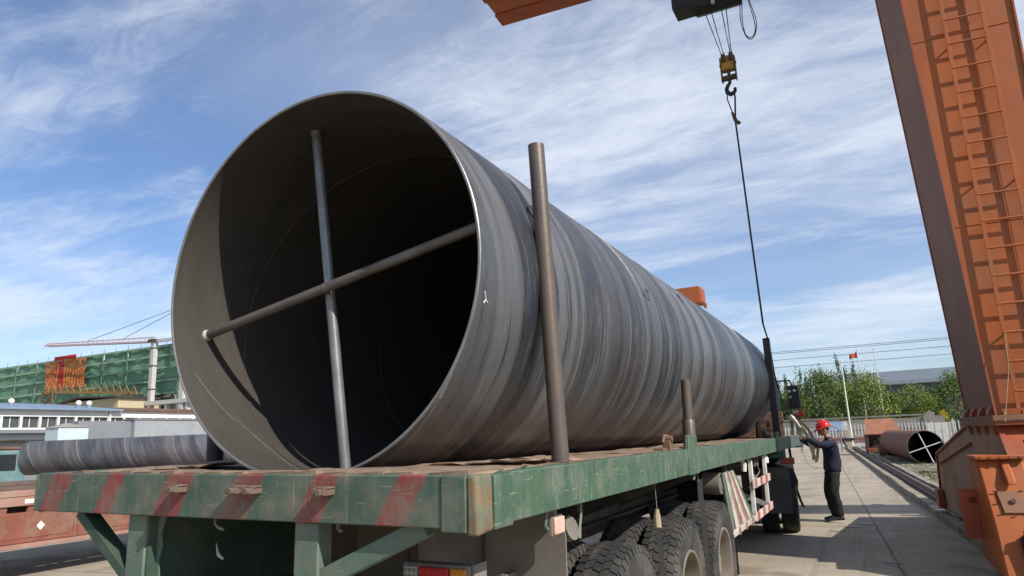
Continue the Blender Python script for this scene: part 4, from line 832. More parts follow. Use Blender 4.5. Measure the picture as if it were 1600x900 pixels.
for s in (-1, 1):
    sh = jv((s*.17, -.03, 1.40), .05, ch); el = jv((s*.235, .20, 1.34), .042, sh); wr = jv((s*.16, .42, 1.47), .028, el)
    pa = jv((s*.135, .485, 1.50), (.034, .016), wr); kn = jv((s*.125, .525, 1.515), (.036, .014), pa)
    for k, (dx, l) in enumerate(((-.028, .055), (-.010, .064), (.010, .060), (.027, .048))):
        f1 = jv((s*.125+dx, .53+l*.5, 1.515+.008), .0085, kn); jv((s*.125+dx, .53+l, 1.50), .008, f1)
    t1 = jv((s*.135-s*.04, .50, 1.485), .010, pa); jv((s*.135-s*.055, .53, 1.475), .009, t1)
    hp = jv((s*.085, -.01, .86), .06, pel); ke = jv((s*.105, .045, .50), .055, hp); an = jv((s*.10, -.03, .10), .036, ke); jv((s*.105, .06, .045), .035, an)
skinned('body', V, E_, Rr, M_skin, pp, 0, 2)
V = []; E_ = []; Rr = []
p0 = jv((0, -.02, .82), (.195, .155)); p1 = jv((0, -.035, .97), (.205, .165), p0); p2 = jv((0, -.055, 1.14), (.225, .175), p1); p3 = jv((0, -.055, 1.31), (.215, .16), p2); p4 = jv((0, -.02, 1.43), (.10, .085), p3); jv((0, .0, 1.485), (.07, .065), p4)
for s in (-1, 1):
    sh = jv((s*.19, -.035, 1.385), .078, p3); u = jv((s*.235, .08, 1.345), .072, sh); el = jv((s*.245, .20, 1.33), .065, u); fo = jv((s*.20, .32, 1.395), .056, el); jv((s*.165, .405, 1.46), .05, fo)
skinned('jacket', V, E_, Rr, M_jacket, pp, 0, 2)
V = []; E_ = []; Rr = []
p0 = jv((0, -.02, .97), (.18, .145)); p1 = jv((0, -.02, .84), (.185, .15), p0)
for s in (-1, 1):
    t = jv((s*.09, .0, .72), (.115, .125), p1); t2 = jv((s*.105, .03, .58), (.10, .11), t); k = jv((s*.11, .04, .48), .098, t2); c2 = jv((s*.11, .01, .30), .088, k); c3 = jv((s*.105, -.02, .16), .078, c2); jv((s*.105, -.015, .08), .084, c3)
skinned('trousers', V, E_, Rr, M_trous, pp, 0, 2)
tx = bpy.data.textures.new('folds', 'CLOUDS'); tx.noise_scale = .09; tx.noise_depth = 3
for o in pp.children:
    if o.name.split('.')[0] in ('jacket', 'trousers'):
        dm = o.modifiers.new('folds', 'DISPLACE'); dm.texture = tx; dm.strength = .05; dm.mid_level = .5; dm.texture_coords = 'LOCAL'
# head
b = B(); hc = Vector((0, .045, 1.615))
b.ball(hc, .10, 20, (.78, .95, 1.18)); b.ball(hc+Vector((0, .035, -.065)), .055, 14, (.95, 1, .9)); b.ball(hc+Vector((0, .10, -.012)), .016, 10, (.8, 1.2, 1.5)); b.ball(hc+Vector((-.08, -.005, -.01)), .022, 10, (.45, .8, 1.3)); b.ball(hc+Vector((.08, -.005, -.01)), .022, 10, (.45, .8, 1.3))
b.ball(hc+Vector((0, .088, -.062)), .018, 10, (1.3, .5, .35)); hd = b.obj('head', M_skin, pp)
for s in (-1, 1): b = B(); b.ball(hc+Vector((s*.033, .083, .014)), .012, 8, (1.2, .5, .6)); b.obj('eye', M_hair, hd)
b = B(); b.ball(hc+Vector((0, -.018, .028)), .101, 18, (.82, .93, 1.0)); b.obj('hair', M_hair, hd)
hm = B(); n = 28; m_ = 9; vs = []; fs = []
HC = hc+Vector((0, -.012, .045)); tilt = Matrix.Rotation(radians(-16), 3, 'X')
for i in range(m_+1):
    t = (pi*.5)*i/m_
    for k in range(n):
        a = 2*pi*k/n; r = .118*sin(t); vs.append(HC+tilt@Vector((r*cos(a)*.92, r*sin(a)*1.1, .118*cos(t)*.98)))
for k in range(n):
    a = 2*pi*k/n; ex = .016+.045*max(0, sin(a))**2; vs.append(HC+tilt@Vector(((.118+ex)*cos(a)*.92, (.118+ex)*sin(a)*1.1, -.012-.02*max(0, sin(a)))))
for i in range(m_+1):
    for k in range(n): fs.append((i*n+k, (i+1)*n+k, (i+1)*n+(k+1) % n, i*n+(k+1) % n))
hm.add(vs, fs); ho = hm.obj('hard_hat', M_helmet, pp); sd = ho.modifiers.new('s', 'SOLIDIFY'); sd.thickness = .006
b = B(); b.tube([HC+tilt@Vector((0, .10*cos(t), .127*sin(t)*.98)) for t in [radians(q) for q in range(20, 161, 14)]], .010, 8); b.obj('hat_ridge', M_helmet, ho)
for s in (-1, 1):
    b = B(); vs = []
    prof = [(-.10, .035, .06), (-.07, .045, .085), (-.02, .046, .09), (.05, .048, .065), (.12, .046, .05), (.165, .028, .035)]
    for (yy, w, h) in prof:
        for k in range(10): a = 2*pi*k/10; vs.append((s*.105+w*cos(a)*1.0, yy+.02, .03+h*.5+ (h*.5)*sin(a)))
    fs = [(i*10+k, i*10+(k+1) % 10, (i+1)*10+(k+1) % 10, (i+1)*10+k) for i in range(len(prof)-1) for k in range(10)] + [tuple(range(10)), tuple(50+k for k in range(10))]
    b.add(vs, fs); shoe = b.obj('shoe', M_shoe, pp, ang=60)
    b = B(); pol = [(-.082, -.085), (-.045, -.085), (.045, -.085), (.045, .06), (.03, .17), (0, .192), (-.03, .17), (-.045, .06)]; pol = [(-.04, -.085), (.04, -.085), (.047, 0), (.05, .07), (.04, .15), (0, .19), (-.04, .15), (-.05, .07), (-.047, 0)]
    b.prism(pol, lambda u, v, t: (s*.105+u, v, t), .0, .032); b.obj('sole', M_sole, shoe, .006)

for i, (x, y, r, lb) in enumerate(((1.95, 11.35, .10, 'pale scrap of paper on the paving just right of the worker'), (2.15, 11.75, .12, 'larger pale scrap behind the worker, toward the rail'), (1.72, 10.85, .09, 'pale scrap on the paving in front of the worker\'s feet'), (2.45, 8.0, .07, 'small pale scrap in the shade near the crane foot'), (2.35, 15.2, .10, 'pale scrap lying beyond the strip of girder shade'))):
    R_p = random.Random(i); n = 9; P_ = [(x+r*1.6*R_p.uniform(.5, 1)*cos(2*pi*k/n), y+r*R_p.uniform(.5, 1)*sin(2*pi*k/n)) for k in range(n)]
    b = B(); b.prism(P_, lambda u, v, t: (u, v, t), .004, .012); tag(b.obj('paper_scrap', M_sole, None), lb, 'scrap', 'pale scraps on the paving')

# ================================================================== LEFT: RED TRAILER WITH PIPE
M_redtr = mat('faded_red_trailer', (0.26, 0.088, 0.058), (0.18, 0.064, 0.045), scale=2.2, rough=.65, bump=.15, dirt=(0.25, 0.18, 0.13), dirt_amt=.5, dirt_scale=2.6, chips=((.14,.08,.05), .5))
M_redtr2 = mat('dusty_pink_rail', (0.36, 0.20, 0.16), (0.28, 0.15, 0.12), scale=3, rough=.75, bump=.15, dirt=(0.36, 0.30, 0.24), dirt_amt=.4)
M_board = mat('brown_boards', (0.15, 0.105, 0.09), (0.11, 0.08, 0.07), scale=3, stretch=(4, 1, 4), rough=.8, bump=.2)
rt = empty('flatbed_trailer', (-8.5, 6.0, 0)); tag(rt, 'faded red flatbed trailer with white reflector diamonds parked at far left', 'trailer')
b = B(); b.box((-2.4, -7, 1.15), (0.0, 7, 1.24)); b.obj('side_rail', M_redtr2, rt, .008)
b = B(); b.box((-.06, -7, 1.02), (-.01, 7, 1.15)); b.obj('side_rail', M_redtr2, rt, .005)
for y0 in (-4.4, -2.75, -1.15, .5, 2.15, 3.8):
    b = B(); b.box((-.10, y0, .50), (-.03, y0+1.55, .93)); s_ = b.obj('skirt_panel', M_redtr, rt, .015)
    b = B(); b.box((-.031, y0+.09, .57), (-.022, y0+.45, .86)); b.box((-.031, y0+.52, .57), (-.022, y0+1.46, .86)); b.obj('pressed_panel', M_redtr, s_, .006)
    b = B(); b.box((-.11, y0-.04, .44), (-.02, y0+1.57, .50)); b.obj('lower_rail', M_redtr2, s_, .006)
    b = B(); cy_ = y0+1.05; b.add([(-.018, cy_, .66), (-.018, cy_+.06, .725), (-.018, cy_, .79), (-.018, cy_-.06, .725), (-.024, cy_, .66), (-.024, cy_+.06, .725), (-.024, cy_, .79), (-.024, cy_-.06, .725)], [(0,1,2,3), (7,6,5,4), (0,4,5,1), (1,5,6,2), (2,6,7,3), (3,7,4,0)]); b.obj('reflector', M_white, s_)
    b = B(); b.box((-.12, y0-.06, .50), (-.02, y0-.01, 1.0)); b.obj('panel_post', M_redtr, rt, .006)
    for q in range(4): b = B(); b.box((-.09, y0+.1+q*.38, .93), (-.04, y0+.2+q*.38, 1.03)); b.obj('rail_tab', M_redtr, rt)
for i in range(12):
    yy = -3.2+i*.62; w = .09 if i % 3 else .0
    b = B()
    if w: b.box((-.009, yy, 1.05), (-.003, yy+.13, 1.11))
    else: b.add([(-.004, yy, 1.02), (-.004, yy+.075, 1.085), (-.004, yy, 1.15), (-.004, yy-.075, 1.085), (-.009, yy, 1.02), (-.009, yy+.075, 1.085), (-.009, yy, 1.15), (-.009, yy-.075, 1.085)], [(0,1,2,3), (7,6,5,4), (0,4,5,1), (1,5,6,2), (2,6,7,3), (3,7,4,0)])
    b.obj('reflector', M_white, rt)
b = B(); b.cyl((-.02, -1.75, .985), (-.02, -1.45, .985), .05, n=12); b.obj('marker_lamp', M_dusty, rt)
for y0 in (-5.4, 3.2, 4.5):
    for x in (-.25, -.58, -1.82, -2.15): w = link('wheel', RM, rt); w.location = (x, y0, RW); w.rotation_euler = (1, 0, 0 if x > -1 else pi); link('tyre', TY, w)
    b = B(); b.cyl((-2.1, y0, RW), (-.3, y0, RW), .07, n=12); b.obj('axle', M_under, rt)
b = B(); b.box((-1.75, -6.8, .75), (-1.6, 6.8, 1.15)); b.box((-.8, -6.8, .75), (-.65, 6.8, 1.15)); b.obj('chassis_beam', M_under, rt)
# dunnage boards on it
for i, (x0, x1, y0, y1, z) in enumerate(((-.75, -.05, -4.0, -.75, 1.24), (-.60, -.08, -3.6, -.95, 1.30))):
    b = B(); b.box((x0, y0, z+.001), (x1, y1, z+.06)); o = b.obj('dunnage_board', M_board, None, .006); o.location = (-8.5, 6, 0)
    tag(o, ('wide brown board lying on the red trailer deck, lower of two', 'narrower brown board on top of another on the red trailer')[i], 'board', 'brown boards on the red trailer')
# pipe on it
def small_pipe(name, p, q, R, wall, mm, mi, label, crosses=0, ang0=.3):
    p, q = Vector(p), Vector(q); L_ = (q-p).length; d = (q-p).normalized()
    e = empty(name, p-Vector((0, 0, R)), (0, 0, atan2(-d.x, d.y))); tag(e, label, 'pipe')
    b = B(); n = 64
    b.lathe([(R-wall, 0), (R, 0), (R, L_*.25), (R, L_*.5), (R, L_*.75), (R, L_)], lambda a, r, h: (r*cos(a), h, R+r*sin(a)), n); b.obj('outer_wall', mm, e)
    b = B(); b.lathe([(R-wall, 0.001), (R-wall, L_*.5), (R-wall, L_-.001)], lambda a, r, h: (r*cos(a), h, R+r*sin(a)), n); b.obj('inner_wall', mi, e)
    b = B(); b.lathe([(R-wall, -.002), (R-.001, -.002), (R-.001, .004)], lambda a, r, h: (r*cos(a), h, R+r*sin(a)), n); b.obj('cut_rim', M_rimcut, e)
    for k in range(crosses):
        a = ang0+k*pi/2; b = B(); b.cyl(((R-wall)*cos(a), .05+.03*k, R+(R-wall)*sin(a)), (-(R-wall)*cos(a), .05+.03*k, R-(R-wall)*sin(a)), .02, n=8); b.obj('brace', M_white, e)
    return e
M_pipe2 = pipe_mat('spiral_scale_blue', .95, .33, [(0.125, 0.127, 0.137), (0.062, 0.066, 0.082), (0.18, 0.18, 0.19), (0.045, 0.045, 0.053), (0.18, 0.18, 0.18), (0.17, 0.135, 0.105), (0.3, 0.3, 0.3)], None, seamw=.007, roughm=.5, metal=.3)
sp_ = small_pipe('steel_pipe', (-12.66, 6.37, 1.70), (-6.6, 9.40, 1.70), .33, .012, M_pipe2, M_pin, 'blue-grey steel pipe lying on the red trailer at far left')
for i, (x, y_) in enumerate(((-10.55, 7.43), (-8.85, 8.28))):
    b = B(); b.box((-.55, -.06, 1.241), (.55, .06, 1.368)); o = b.obj('timber_bearer', M_board, None, .006); o.location = (x, y_, 0); o.rotation_euler = (0, 0, radians(116.5)); tag(o, ('timber bearer under the left part of the blue-grey pipe', 'timber bearer under the right part of the blue-grey pipe')[i], 'bearer', 'bearers under the blue-grey pipe')
# ---- small teal truck beyond
M_teal = mat('teal_cab_paint', (0.13, 0.25, 0.26), (0.10, 0.2, 0.21), rough=.5, dirt=(.3, .27, .22), dirt_amt=.3)
tt = empty('parked_truck', (-15.9, 7.2, 0)); tag(tt, 'small teal truck half hidden behind the blue-grey pipe at the left edge', 'truck')
b = B(); b.prism([(-.9, .6), (.9, .6), (.95, 1.35), (.8, 1.92), (-.9, 1.92)], lambda u, v, t: (t, u, v), -1.9, 0); cb_ = b.obj('cab', M_teal, tt, .04)
b = B(); b.box((.004, -.65, 1.45), (.012, -.05, 1.82)); b.obj('window', M_glass, cb_); b = B(); b.box((.004, .1, 1.45), (.012, .7, 1.82)); b.obj('window', M_glass, cb_)
b = B(); b.box((-1.9, -5, .8), (0, -1.0, 1.35)); b.obj('load_bed', M_orange_red, tt, .02)
b = B(); b.box((-1.9, -1.2, 1.93), (0, 1.0, 2.0)); b.obj('roof_rack', M_rust, tt, .02)
for y0 in (.3, -3.5):
    for x in (-.15, -1.75): w = link('wheel', RM, tt); w.location = (x, y0, RW); w.rotation_euler = (1, 0, 0 if x > -1 else pi); link('tyre', TY, w)
# ---- pale blue tank on a plinth
M_pblue = mat('pale_blue_plaster', (0.50, 0.60, 0.62), (0.42, 0.52, 0.54), scale=4, rough=.8, dirt=(.5, .5, .46), dirt_amt=.35)
wt = empty('water_tank', (-22, 13.0, 0)); tag(wt, 'pale blue square tank with a low hipped lid beyond the pipes', 'tank')
b = B(); b.box((-.75, -.52, 0), (.0, .52, 2.72)); b.obj('tank_body', M_pblue, wt, .02)
b = B(); b.add([(-.78, -.55, 2.72), (.03, -.55, 2.72), (.03, .55, 2.72), (-.78, .55, 2.72), (-.42, -.08, 2.88), (-.33, -.08, 2.88), (-.33, .08, 2.88), (-.42, .08, 2.88)], [(0,3,2,1), (4,5,6,7), (0,1,5,4), (1,2,6,5), (2,3,7,6), (3,0,4,7)]); b.obj('tank_lid', mat('dull_tank_lid', (.33, .31, .28), (.26, .245, .22), rough=.8), wt)
# ---- grey annex
M_greyw = mat('grey_render', (0.30, 0.32, 0.335), (0.26, 0.275, 0.29), scale=.8, rough=.85, dirt=(.2, .2, .2), dirt_amt=.3)
M_greyd = mat('darker_grey_render', (0.20, 0.215, 0.235), (0.18, 0.19, 0.21), scale=.8, rough=.85)
an_ = empty('annex_building', (-27, 19, 0)); tag(an_, 'flat grey annex with a narrow dark opening below the white building', 'building')
b = B(); b.box((-.8, -.2, 0), (0, 7.5, 3.28)); b.obj('wall', M_greyw, an_)
b = B(); b.box((-.8, -2.6, 0), (-.25, -.2, 3.22)); b.obj('wall', M_greyd, an_)
b = B(); b.box((.003, .1, 2.1), (.02, 5.0, 2.45)); b.obj('opening', M_glass, an_)
b = B(); b.box((-.85, -.25, 3.28), (.05, 7.6, 3.34)); b.obj('roof_edge', M_greyd, an_)
# ---- white building with blue roof edge
M_wb = mat('white_plaster', (0.74, 0.73, 0.70), (0.66, 0.65, 0.62), scale=.6, rough=.85, dirt=(.45, .43, .4), dirt_amt=.25, dirt_scale=.8)
M_broof = mat('blue_sheet_roof', (0.20, 0.27, 0.36), (0.16, 0.225, 0.31), scale=2, rough=.5)
wb = empty('workshop_building', (-36, 22, 0)); tag(wb, 'long low white building with a blue sheet roof edge and a strip of windows', 'building')
b = B(); b.box((-12, -22, 0), (0, 26, 3.33)); b.box((-12, -22, 3.90), (0, 26, 4.27)); b.box((-12, -22, 3.33), (-.25, 26, 3.90)); b.obj('wall', M_wb, wb)
b = B(); b.prism([(.35, 4.24), (.35, 4.34), (-6, 5.0), (-12.3, 4.34), (-12.3, 4.24)], lambda u, v, t: (u, t, v), -22.3, 2.2); rf = b.obj('roof', M_broof, wb)
b = B(); b.prism([(.2, 4.275), (.2, 4.36), (-6, 4.9), (-12.2, 4.36), (-12.2, 4.275)], lambda u, v, t: (u, t, v), 2.25, 26.3); b.obj('roof', M_rust, wb)
b = B(); b.box((-.02, -22, 3.05), (.45, 1.6, 3.22)); b.obj('window_ledge', M_greyd, wb)
b = B(); b.box((-.02, -22, 2.66), (.6, 1.4, 2.72)); b.box((-.02, -22, 2.28), (.5, 1.4, 2.33)); b.obj('lean_to_edge', M_dpost, wb)
b = B(); b.box((.0, -3.2, 0), (.04, -1.6, 2.2)); b.obj('door', M_greyd, wb)
M_winf = mat('window_glass_dull', (0.05, 0.065, 0.07), (0.09, 0.10, 0.09), scale=.7, rough=.2, spec=.6)
for i in range(30):
    y0 = -10.5+i*.93
    b = B(); b.box((-.20, y0+.06, 3.36), (-.16, y0+.87, 3.88)); w = b.obj('window', M_winf, wb)
    b = B(); b.box((-.14, y0-.06, 3.33), (.004, y0+.06, 3.90)); b.obj('frame', M_white, w)
    b = B(); b.box((-.15, y0+.44, 3.36), (-.12, y0+.475, 3.88)); b.obj('mullion', M_white, w)
b = B(); b.tube([(.08, 1.6, 4.24), (.08, 1.6, 3.2)], .05, 8); b.obj('downpipe', M_white, wb)
for yy in (-.6-2.5, -.0+.4, .6+.4):
    b = B(); b.ball((-1.0, yy, 4.72), .16, 10); b.obj('roof_ventilator', M_white, wb)
    b = B(); b.cyl((-1.0, yy, 4.45), (-1.0, yy, 4.62), .13, n=10); b.obj('ventilator_base', M_broof, wb)
# ---- green-netted construction block
M_net = mat('green_scaffold_net', (0.15, 0.285, 0.185), (0.095, 0.205, 0.13), scale=.35, rough=.9, dirt=(0.16, 0.30, 0.20), dirt_amt=.5, dirt_scale=.5, streak=((0.03, 0.09, 0.06), (.9, .9, .9), .5))
M_slab = mat('pale_floor_slab', (0.26, 0.38, 0.28), (0.2, 0.32, 0.23), scale=.5, rough=.9)
M_scafc = mat('grey_concrete_frame', (0.30, 0.30, 0.28), (0.24, 0.24, 0.22), scale=.5, rough=.9)
cbx = empty('construction_block', (-90, 60, 0)); tag(cbx, 'long unfinished block wrapped in green scaffold netting', 'building')
FL = [9.6, 11.3, 13.0, 14.6, 15.9]
def ztop(x): return 0.0
for i in range(14):
    x0 = -44+i*5.2
    for j in range(4):
        b = B(); dz = random.uniform(-.1, .1); nseg = 6; vs = []; fs = []
        for k in range(nseg+1):
            u = k/nseg; vs += [(x0+5.1*u, -.12*sin(u*pi*3+i+j)-.05, FL[j]+.16), (x0+5.1*u, -.12*sin(u*pi*3+i*2+j)-.05, FL[j+1]-.02)]
        for k in range(nseg): fs.append((2*k, 2*k+2, 2*k+3, 2*k+1))
        b.add(vs, fs); o = b.obj('net_panel', M_net, cbx)
    b = B(); b.box((x0-.07, -.30, 0), (x0+.07, -.22, 15.9)); b.obj('scaffold_column', M_net, cbx)
    b = B(); b.box((x0+2.2, 1.2, 0), (x0+2.7, 1.8, 9.6)); b.obj('concrete_column', M_scafc, cbx)
    for k in range(2): b = B(); b.cyl((x0+2.6*k, -.2, 15.8), (x0+2.6*k, -.2, 16.5+random.random()*.3), .04, n=5); b.obj('scaffold_tube', M_galv, cbx)
for j, z in enumerate(FL):
    b = B(); b.box((-44.3, -.3, z-.10), (29, -.18, z+.16)); b.obj('floor_edge', M_slab, cbx)
b = B(); b.box((-44, 2, 0), (29, 14, 15.6)); b.obj('core', M_scafc, cbx)
# banners
ORD = 'first second third fourth fifth sixth seventh eighth ninth tenth eleventh twelfth thirteenth fourteenth fifteenth'.split()
M_ban = mat('red_orange_banner', (0.52, 0.09, 0.03), (0.58, 0.24, 0.06), scale=1.4, stretch=(1, 1, 2.2), rough=.8, contrast=.15, bump=0)
M_banr = mat('red_banner', (0.52, 0.035, 0.03), (0.45, 0.03, 0.025), rough=.8)
for i in range(15):
    x = -104.6+i*.62
    b = B(); vs = []; fs = []; n = 8; zt = 15.75+random.uniform(-.1, .1); zb = 11.6+random.uniform(-.2, .25)
    for k in range(n+1):
        u = k/n; yy = 59.2+.05*sin(u*6+i); vs += [(x, yy, zb+(zt-zb)*u), (x+.42, yy, zb+(zt-zb)*u), (x, yy+.03, zb+(zt-zb)*u), (x+.42, yy+.03, zb+(zt-zb)*u)]
    for k in range(n): a = 4*k; fs += [(a, a+1, a+5, a+4), (a+2, a+6, a+7, a+3), (a, a+4, a+6, a+2), (a+1, a+3, a+7, a+5)]
    b.add(vs, fs); o = b.obj('banner', M_banr if i in (5, 6) else M_ban)
    tag(o, ORD[i]+(' banner from the left on the green-netted building, plain red' if i in (5, 6) else ' banner from the left on the green-netted building, narrow and orange-red'), 'banner', 'vertical banners on the construction block')
b = B(); b.box((-102.5, 59.0, 15.8), (-97.5, 59.1, 16.35)); tag(b.obj('banner', M_banr), 'wide red banner lying across the top of the vertical banners', 'banner')
# ---- tower crane
M_twr = mat('pale_tower_steel', (0.50, 0.49, 0.47), (0.42, 0.41, 0.4), rough=.7)
M_jib = mat('pinkish_jib_steel', (0.50, 0.36, 0.36), (0.45, 0.33, 0.33), rough=.7)
tc_ = empty('tower_crane', (-79.4, 58.0, 0)); tag(tc_, 'pale tower crane with a long horizontal jib above the green building', 'crane')
b = B(); b.box((-.30, -.30, 0), (.30, .30, 16.2)); b.obj('mast', M_twr, tc_)
for z in (4, 7, 10, 13, 15.3): b = B(); b.box((-.36, -.36, z), (.36, .36, z+.12)); b.obj('mast_collar', M_dpost, tc_)
b = B(); b.box((-.6, -.6, 16.2), (.6, .6, 16.5)); b.obj('slewing_ring', M_dpost, tc_)
b = B(); J0, J1 = Vector((0, 0, 16.2)), Vector((-23.5, 0, 17.9))
n = 22
for k in range(n+1):
    p = J0.lerp(J1, k/n); b.bar(p+Vector((0, -.35, 0)), p+Vector((0, .35, 0)), .06, .06)
    if k < n:
        q = J0.lerp(J1, (k+1)/n); m_ = (p+q)/2+Vector((0, 0, .55)); b.bar(p+Vector((0, -.35, 0)), m_, .05, .05); b.bar(q+Vector((0, -.35, 0)), m_, .05, .05)
b.bar(J0+Vector((0, -.35, 0)), J1+Vector((0, -.35, 0)), .14, .2); b.bar(J0+Vector((0, .35, 0)), J1+Vector((0, .35, 0)), .14, .2); b.bar(J0+Vector((0, 0, .6)), J1+Vector((0, 0, .3)), .12, .14); b.obj('jib', M_jib, tc_)
b = B(); b.tube([(6, 0, 20.5), (-15, 0, 17.6)], .035, 5); b.tube([(6, 0, 20.5), (-7, 0, 17.1)], .035, 5); b.obj('tie_cable', M_dpost, tc_)
b = B(); b.bar((6, 0, 16.4), (6, 0, 20.6), .3, .3); b.bar((0, 0, 16.3), (14, 0, 15.9), .3, .4); b.bar((6, 0, 0), (6, 0, 16.4), .8, .8); b.obj('tower_head', M_twr, tc_)
b = B(); b.box((-.45, -.5, 8.0), (8, .4, 8.5)); b.box((3, -.3, 0), (3.4, .3, 8)); b.box((6.8, -.3, 0), (7.2, .3, 8)); b.obj('tie_frame', M_twr, tc_)
# ---- yellow truss (assembled jib sections) and sheds in front of the block
M_ytruss = mat('yellow_truss_paint', (0.30, 0.20, 0.07), (0.22, 0.14, 0.05), rough=.7)
yt = empty('yellow_truss', (-101, 57.0, 0)); tag(yt, 'long yellow lattice truss on a trestle below the green netting', 'truss')
b = B()
T0, T1 = Vector((0, 0, 11.1)), Vector((20.2, 0, 9.6)); n = 14
for k in range(n):
    p = T0.lerp(T1, k/n); q = T0.lerp(T1, (k+1)/n); m_ = (p+q)/2+Vector((0, 0, 1.25-.02*k)); b.bar(p, m_, .08, .08); b.bar(q, m_, .08, .08)
    for w_ in (.3, .6): b.bar(p.lerp(m_, w_), q.lerp(m_, w_), .05, .05)
b.bar(T0, T1, .2, .3); b.bar(T0+Vector((1, .6, .1)), T1+Vector((0, .6, .1)), .15, .3); b.obj('lattice', M_ytruss, yt)
b = B()
for x in (.3, 2.6):
    b.bar((x, -.2, 0), (x, -.2, 11.0), .2, .2)
for z in (8.4, 9.3, 10.2): b.bar((.3, -.2, z), (2.6, -.2, z+.8), .12, .12); b.bar((2.6, -.2, z), (.3, -.2, z+.8), .12, .12)
for x in (16.5, 19.2): b.bar((x, -.2, 0), (x, -.2, 9.8), .25, .25)
for z in (8.2, 9.0): b.bar((16.5, -.2, z), (19.2, -.2, z+.7), .12, .12)
b.obj('trestle', M_rust, yt)
M_shed = mat('cream_shed', (0.48, 0.42, 0.28), (0.42, 0.36, 0.24), rough=.85)
sh_ = empty('site_shed', (-92, 54, 0)); tag(sh_, 'cream site shed with a dark sloping roof behind the white building', 'shed')
b = B(); b.box((0, 0, 0), (12, 6, 8.9)); b.obj('wall', M_shed, sh_); b = B(); b.prism([(-3.0, 8.4), (4.4, 9.5), (12.4, 9.1), (12.4, 8.9), (4.4, 9.25), (-3.0, 8.1)], lambda u, v, t: (u, t, v), -.6, 6.5); b.obj('roof', M_dpost, sh_)

# ================================================================== FAR RIGHT
M_wallc = mat('stained_concrete_wall', (0.30, 0.28, 0.24), (0.22, 0.20, 0.175), scale=.9, rough=.9, dirt=(.14, .13, .11), dirt_amt=.4, dirt_scale=1.2)
fw_ = empty('boundary_wall', (0, 68, 0)); tag(fw_, 'long stained concrete boundary wall in front of the trees', 'wall')
for i in range(24):
    x0 = -32+i*2.0
    if x0 > 6.5: break
    b = B(); b.box((x0, 0, 0), (x0+1.98, .25, 2.28+.1*sin(i))); b.obj('wall_panel', M_wallc, fw_)
b = B(); b.box((-32, -.06, 2.38), (6.4, .33, 2.5)); b.obj('coping', M_wallc, fw_)
b = B(); b.prism([(6.4, 0), (7.3, 0), (7.3, 2.55), (6.9, 2.75), (6.4, 2.3)], lambda u, v, t: (u, t, v), -.1, .4); b.obj('end_pier', M_wallc, fw_)
# red and white picket fence
M_fred = mat('fence_red', (0.33, 0.09, 0.075), (0.28, 0.08, 0.07), rough=.8)
M_fwhite = mat('fence_white', (0.62, 0.60, 0.58), (0.5, 0.48, 0.46), rough=.8)
pf = empty('picket_fence', (0, 62, 0)); tag(pf, 'low red and white picket fence at the end of the yard', 'fence')
b = B(); b2 = B()
for i in range(150):
    x = -8+i*.24
    if 6.2 < x < 7.7: continue
    b.box((x, 0, .85), (x+.09, .04, 1.72)); b.prism([(x-.03, 1.66), (x+.12, 1.66), (x+.045, 1.86)], lambda u, v, t: (u, t, v), -.005, .045); b2.box((x, 0, .35), (x+.09, .04, .85))
tag(b.obj('pickets', M_fwhite, pf), None, None, kind='stuff'); tag(b2.obj('pickets', M_fred, pf), None, None, kind='stuff')
b = B(); b.box((-8, .05, 1.3), (28, .09, 1.38)); b.box((-8, .05, .62), (28, .09, .72)); b.obj('fence_rail', M_fred, pf)
b = B(); b.box((-8, -.05, 0), (28, .12, .36)); b.obj('fence_base', M_fwhite, pf)
for i in range(13): b = B(); b.box((-8+i*2.9, -.06, 0), (-7.86+i*2.9, .12, 1.8)); b.obj('fence_post', M_fwhite, pf)
wf = empty('white_hoarding', (6.15, 60, 0)); tag(wf, 'white corrugated hoarding panels left of the crane base', 'fence')
for i in range(7):
    b = B(); b.box((i*.23, .02*(i % 2), .1), (i*.23+.215, .05+.02*(i % 2), 1.70)); b.obj('panel', M_white, wf)
b = B(); b.bar((1.68, 0, 0), (1.68, 0, 1.95), .1, .1); b.obj('post', M_white, wf)
# flagpoles and flag
def flagpole(x, y, h, z0, r, label):
    e = empty('flagpole', (x, y, 0)); tag(e, label, 'flagpole', 'white flagpoles behind the yard')
    b = B(); b.tube([(0, 0, 0), (0, 0, h*.5), (0, 0, h)], [r, r*.75, r*.5], 10); b.ball((0, 0, h+.06), .08, 8); b.obj('pole', M_white, e)
    b = B(); b.box((-.25, -.25, 0), (.25, .25, .12)); b.obj('base', M_wallc, e, .02); return e
flagpole(.86, 61, 6.9, 0, .085, 'leftmost white flagpole, without a flag, rising from the fence')
flagpole(2.05, 74, 9.0, 0, .085, 'middle white flagpole carrying the red flag')
flagpole(3.54, 74, 8.9, 0, .08, 'rightmost white flagpole, bare, in front of the trees')
b = B(); vs = []; fs = []
for i in range(9):
    for j in range(5):
        u, v = i/8, j/4; vs.append((2.03-u*.70, 74+.14*sin(u*7)*u, 8.85-v*.58*(1-.3*u)-u*.38-.07*sin(u*6+v)))
for i in range(8):
    for j in range(4): a = i*5+j; fs.append((a, a+1, a+6, a+5))
b.add(vs, fs); fo = b.obj('flag', mat('red_flag_cloth', (0.55, 0.09, 0.05), (0.48, 0.07, 0.04), rough=.8)); sd = fo.modifiers.new('s', 'SOLIDIFY'); sd.thickness = .01
tag(fo, 'red flag flying on the middle flagpole', 'flag')
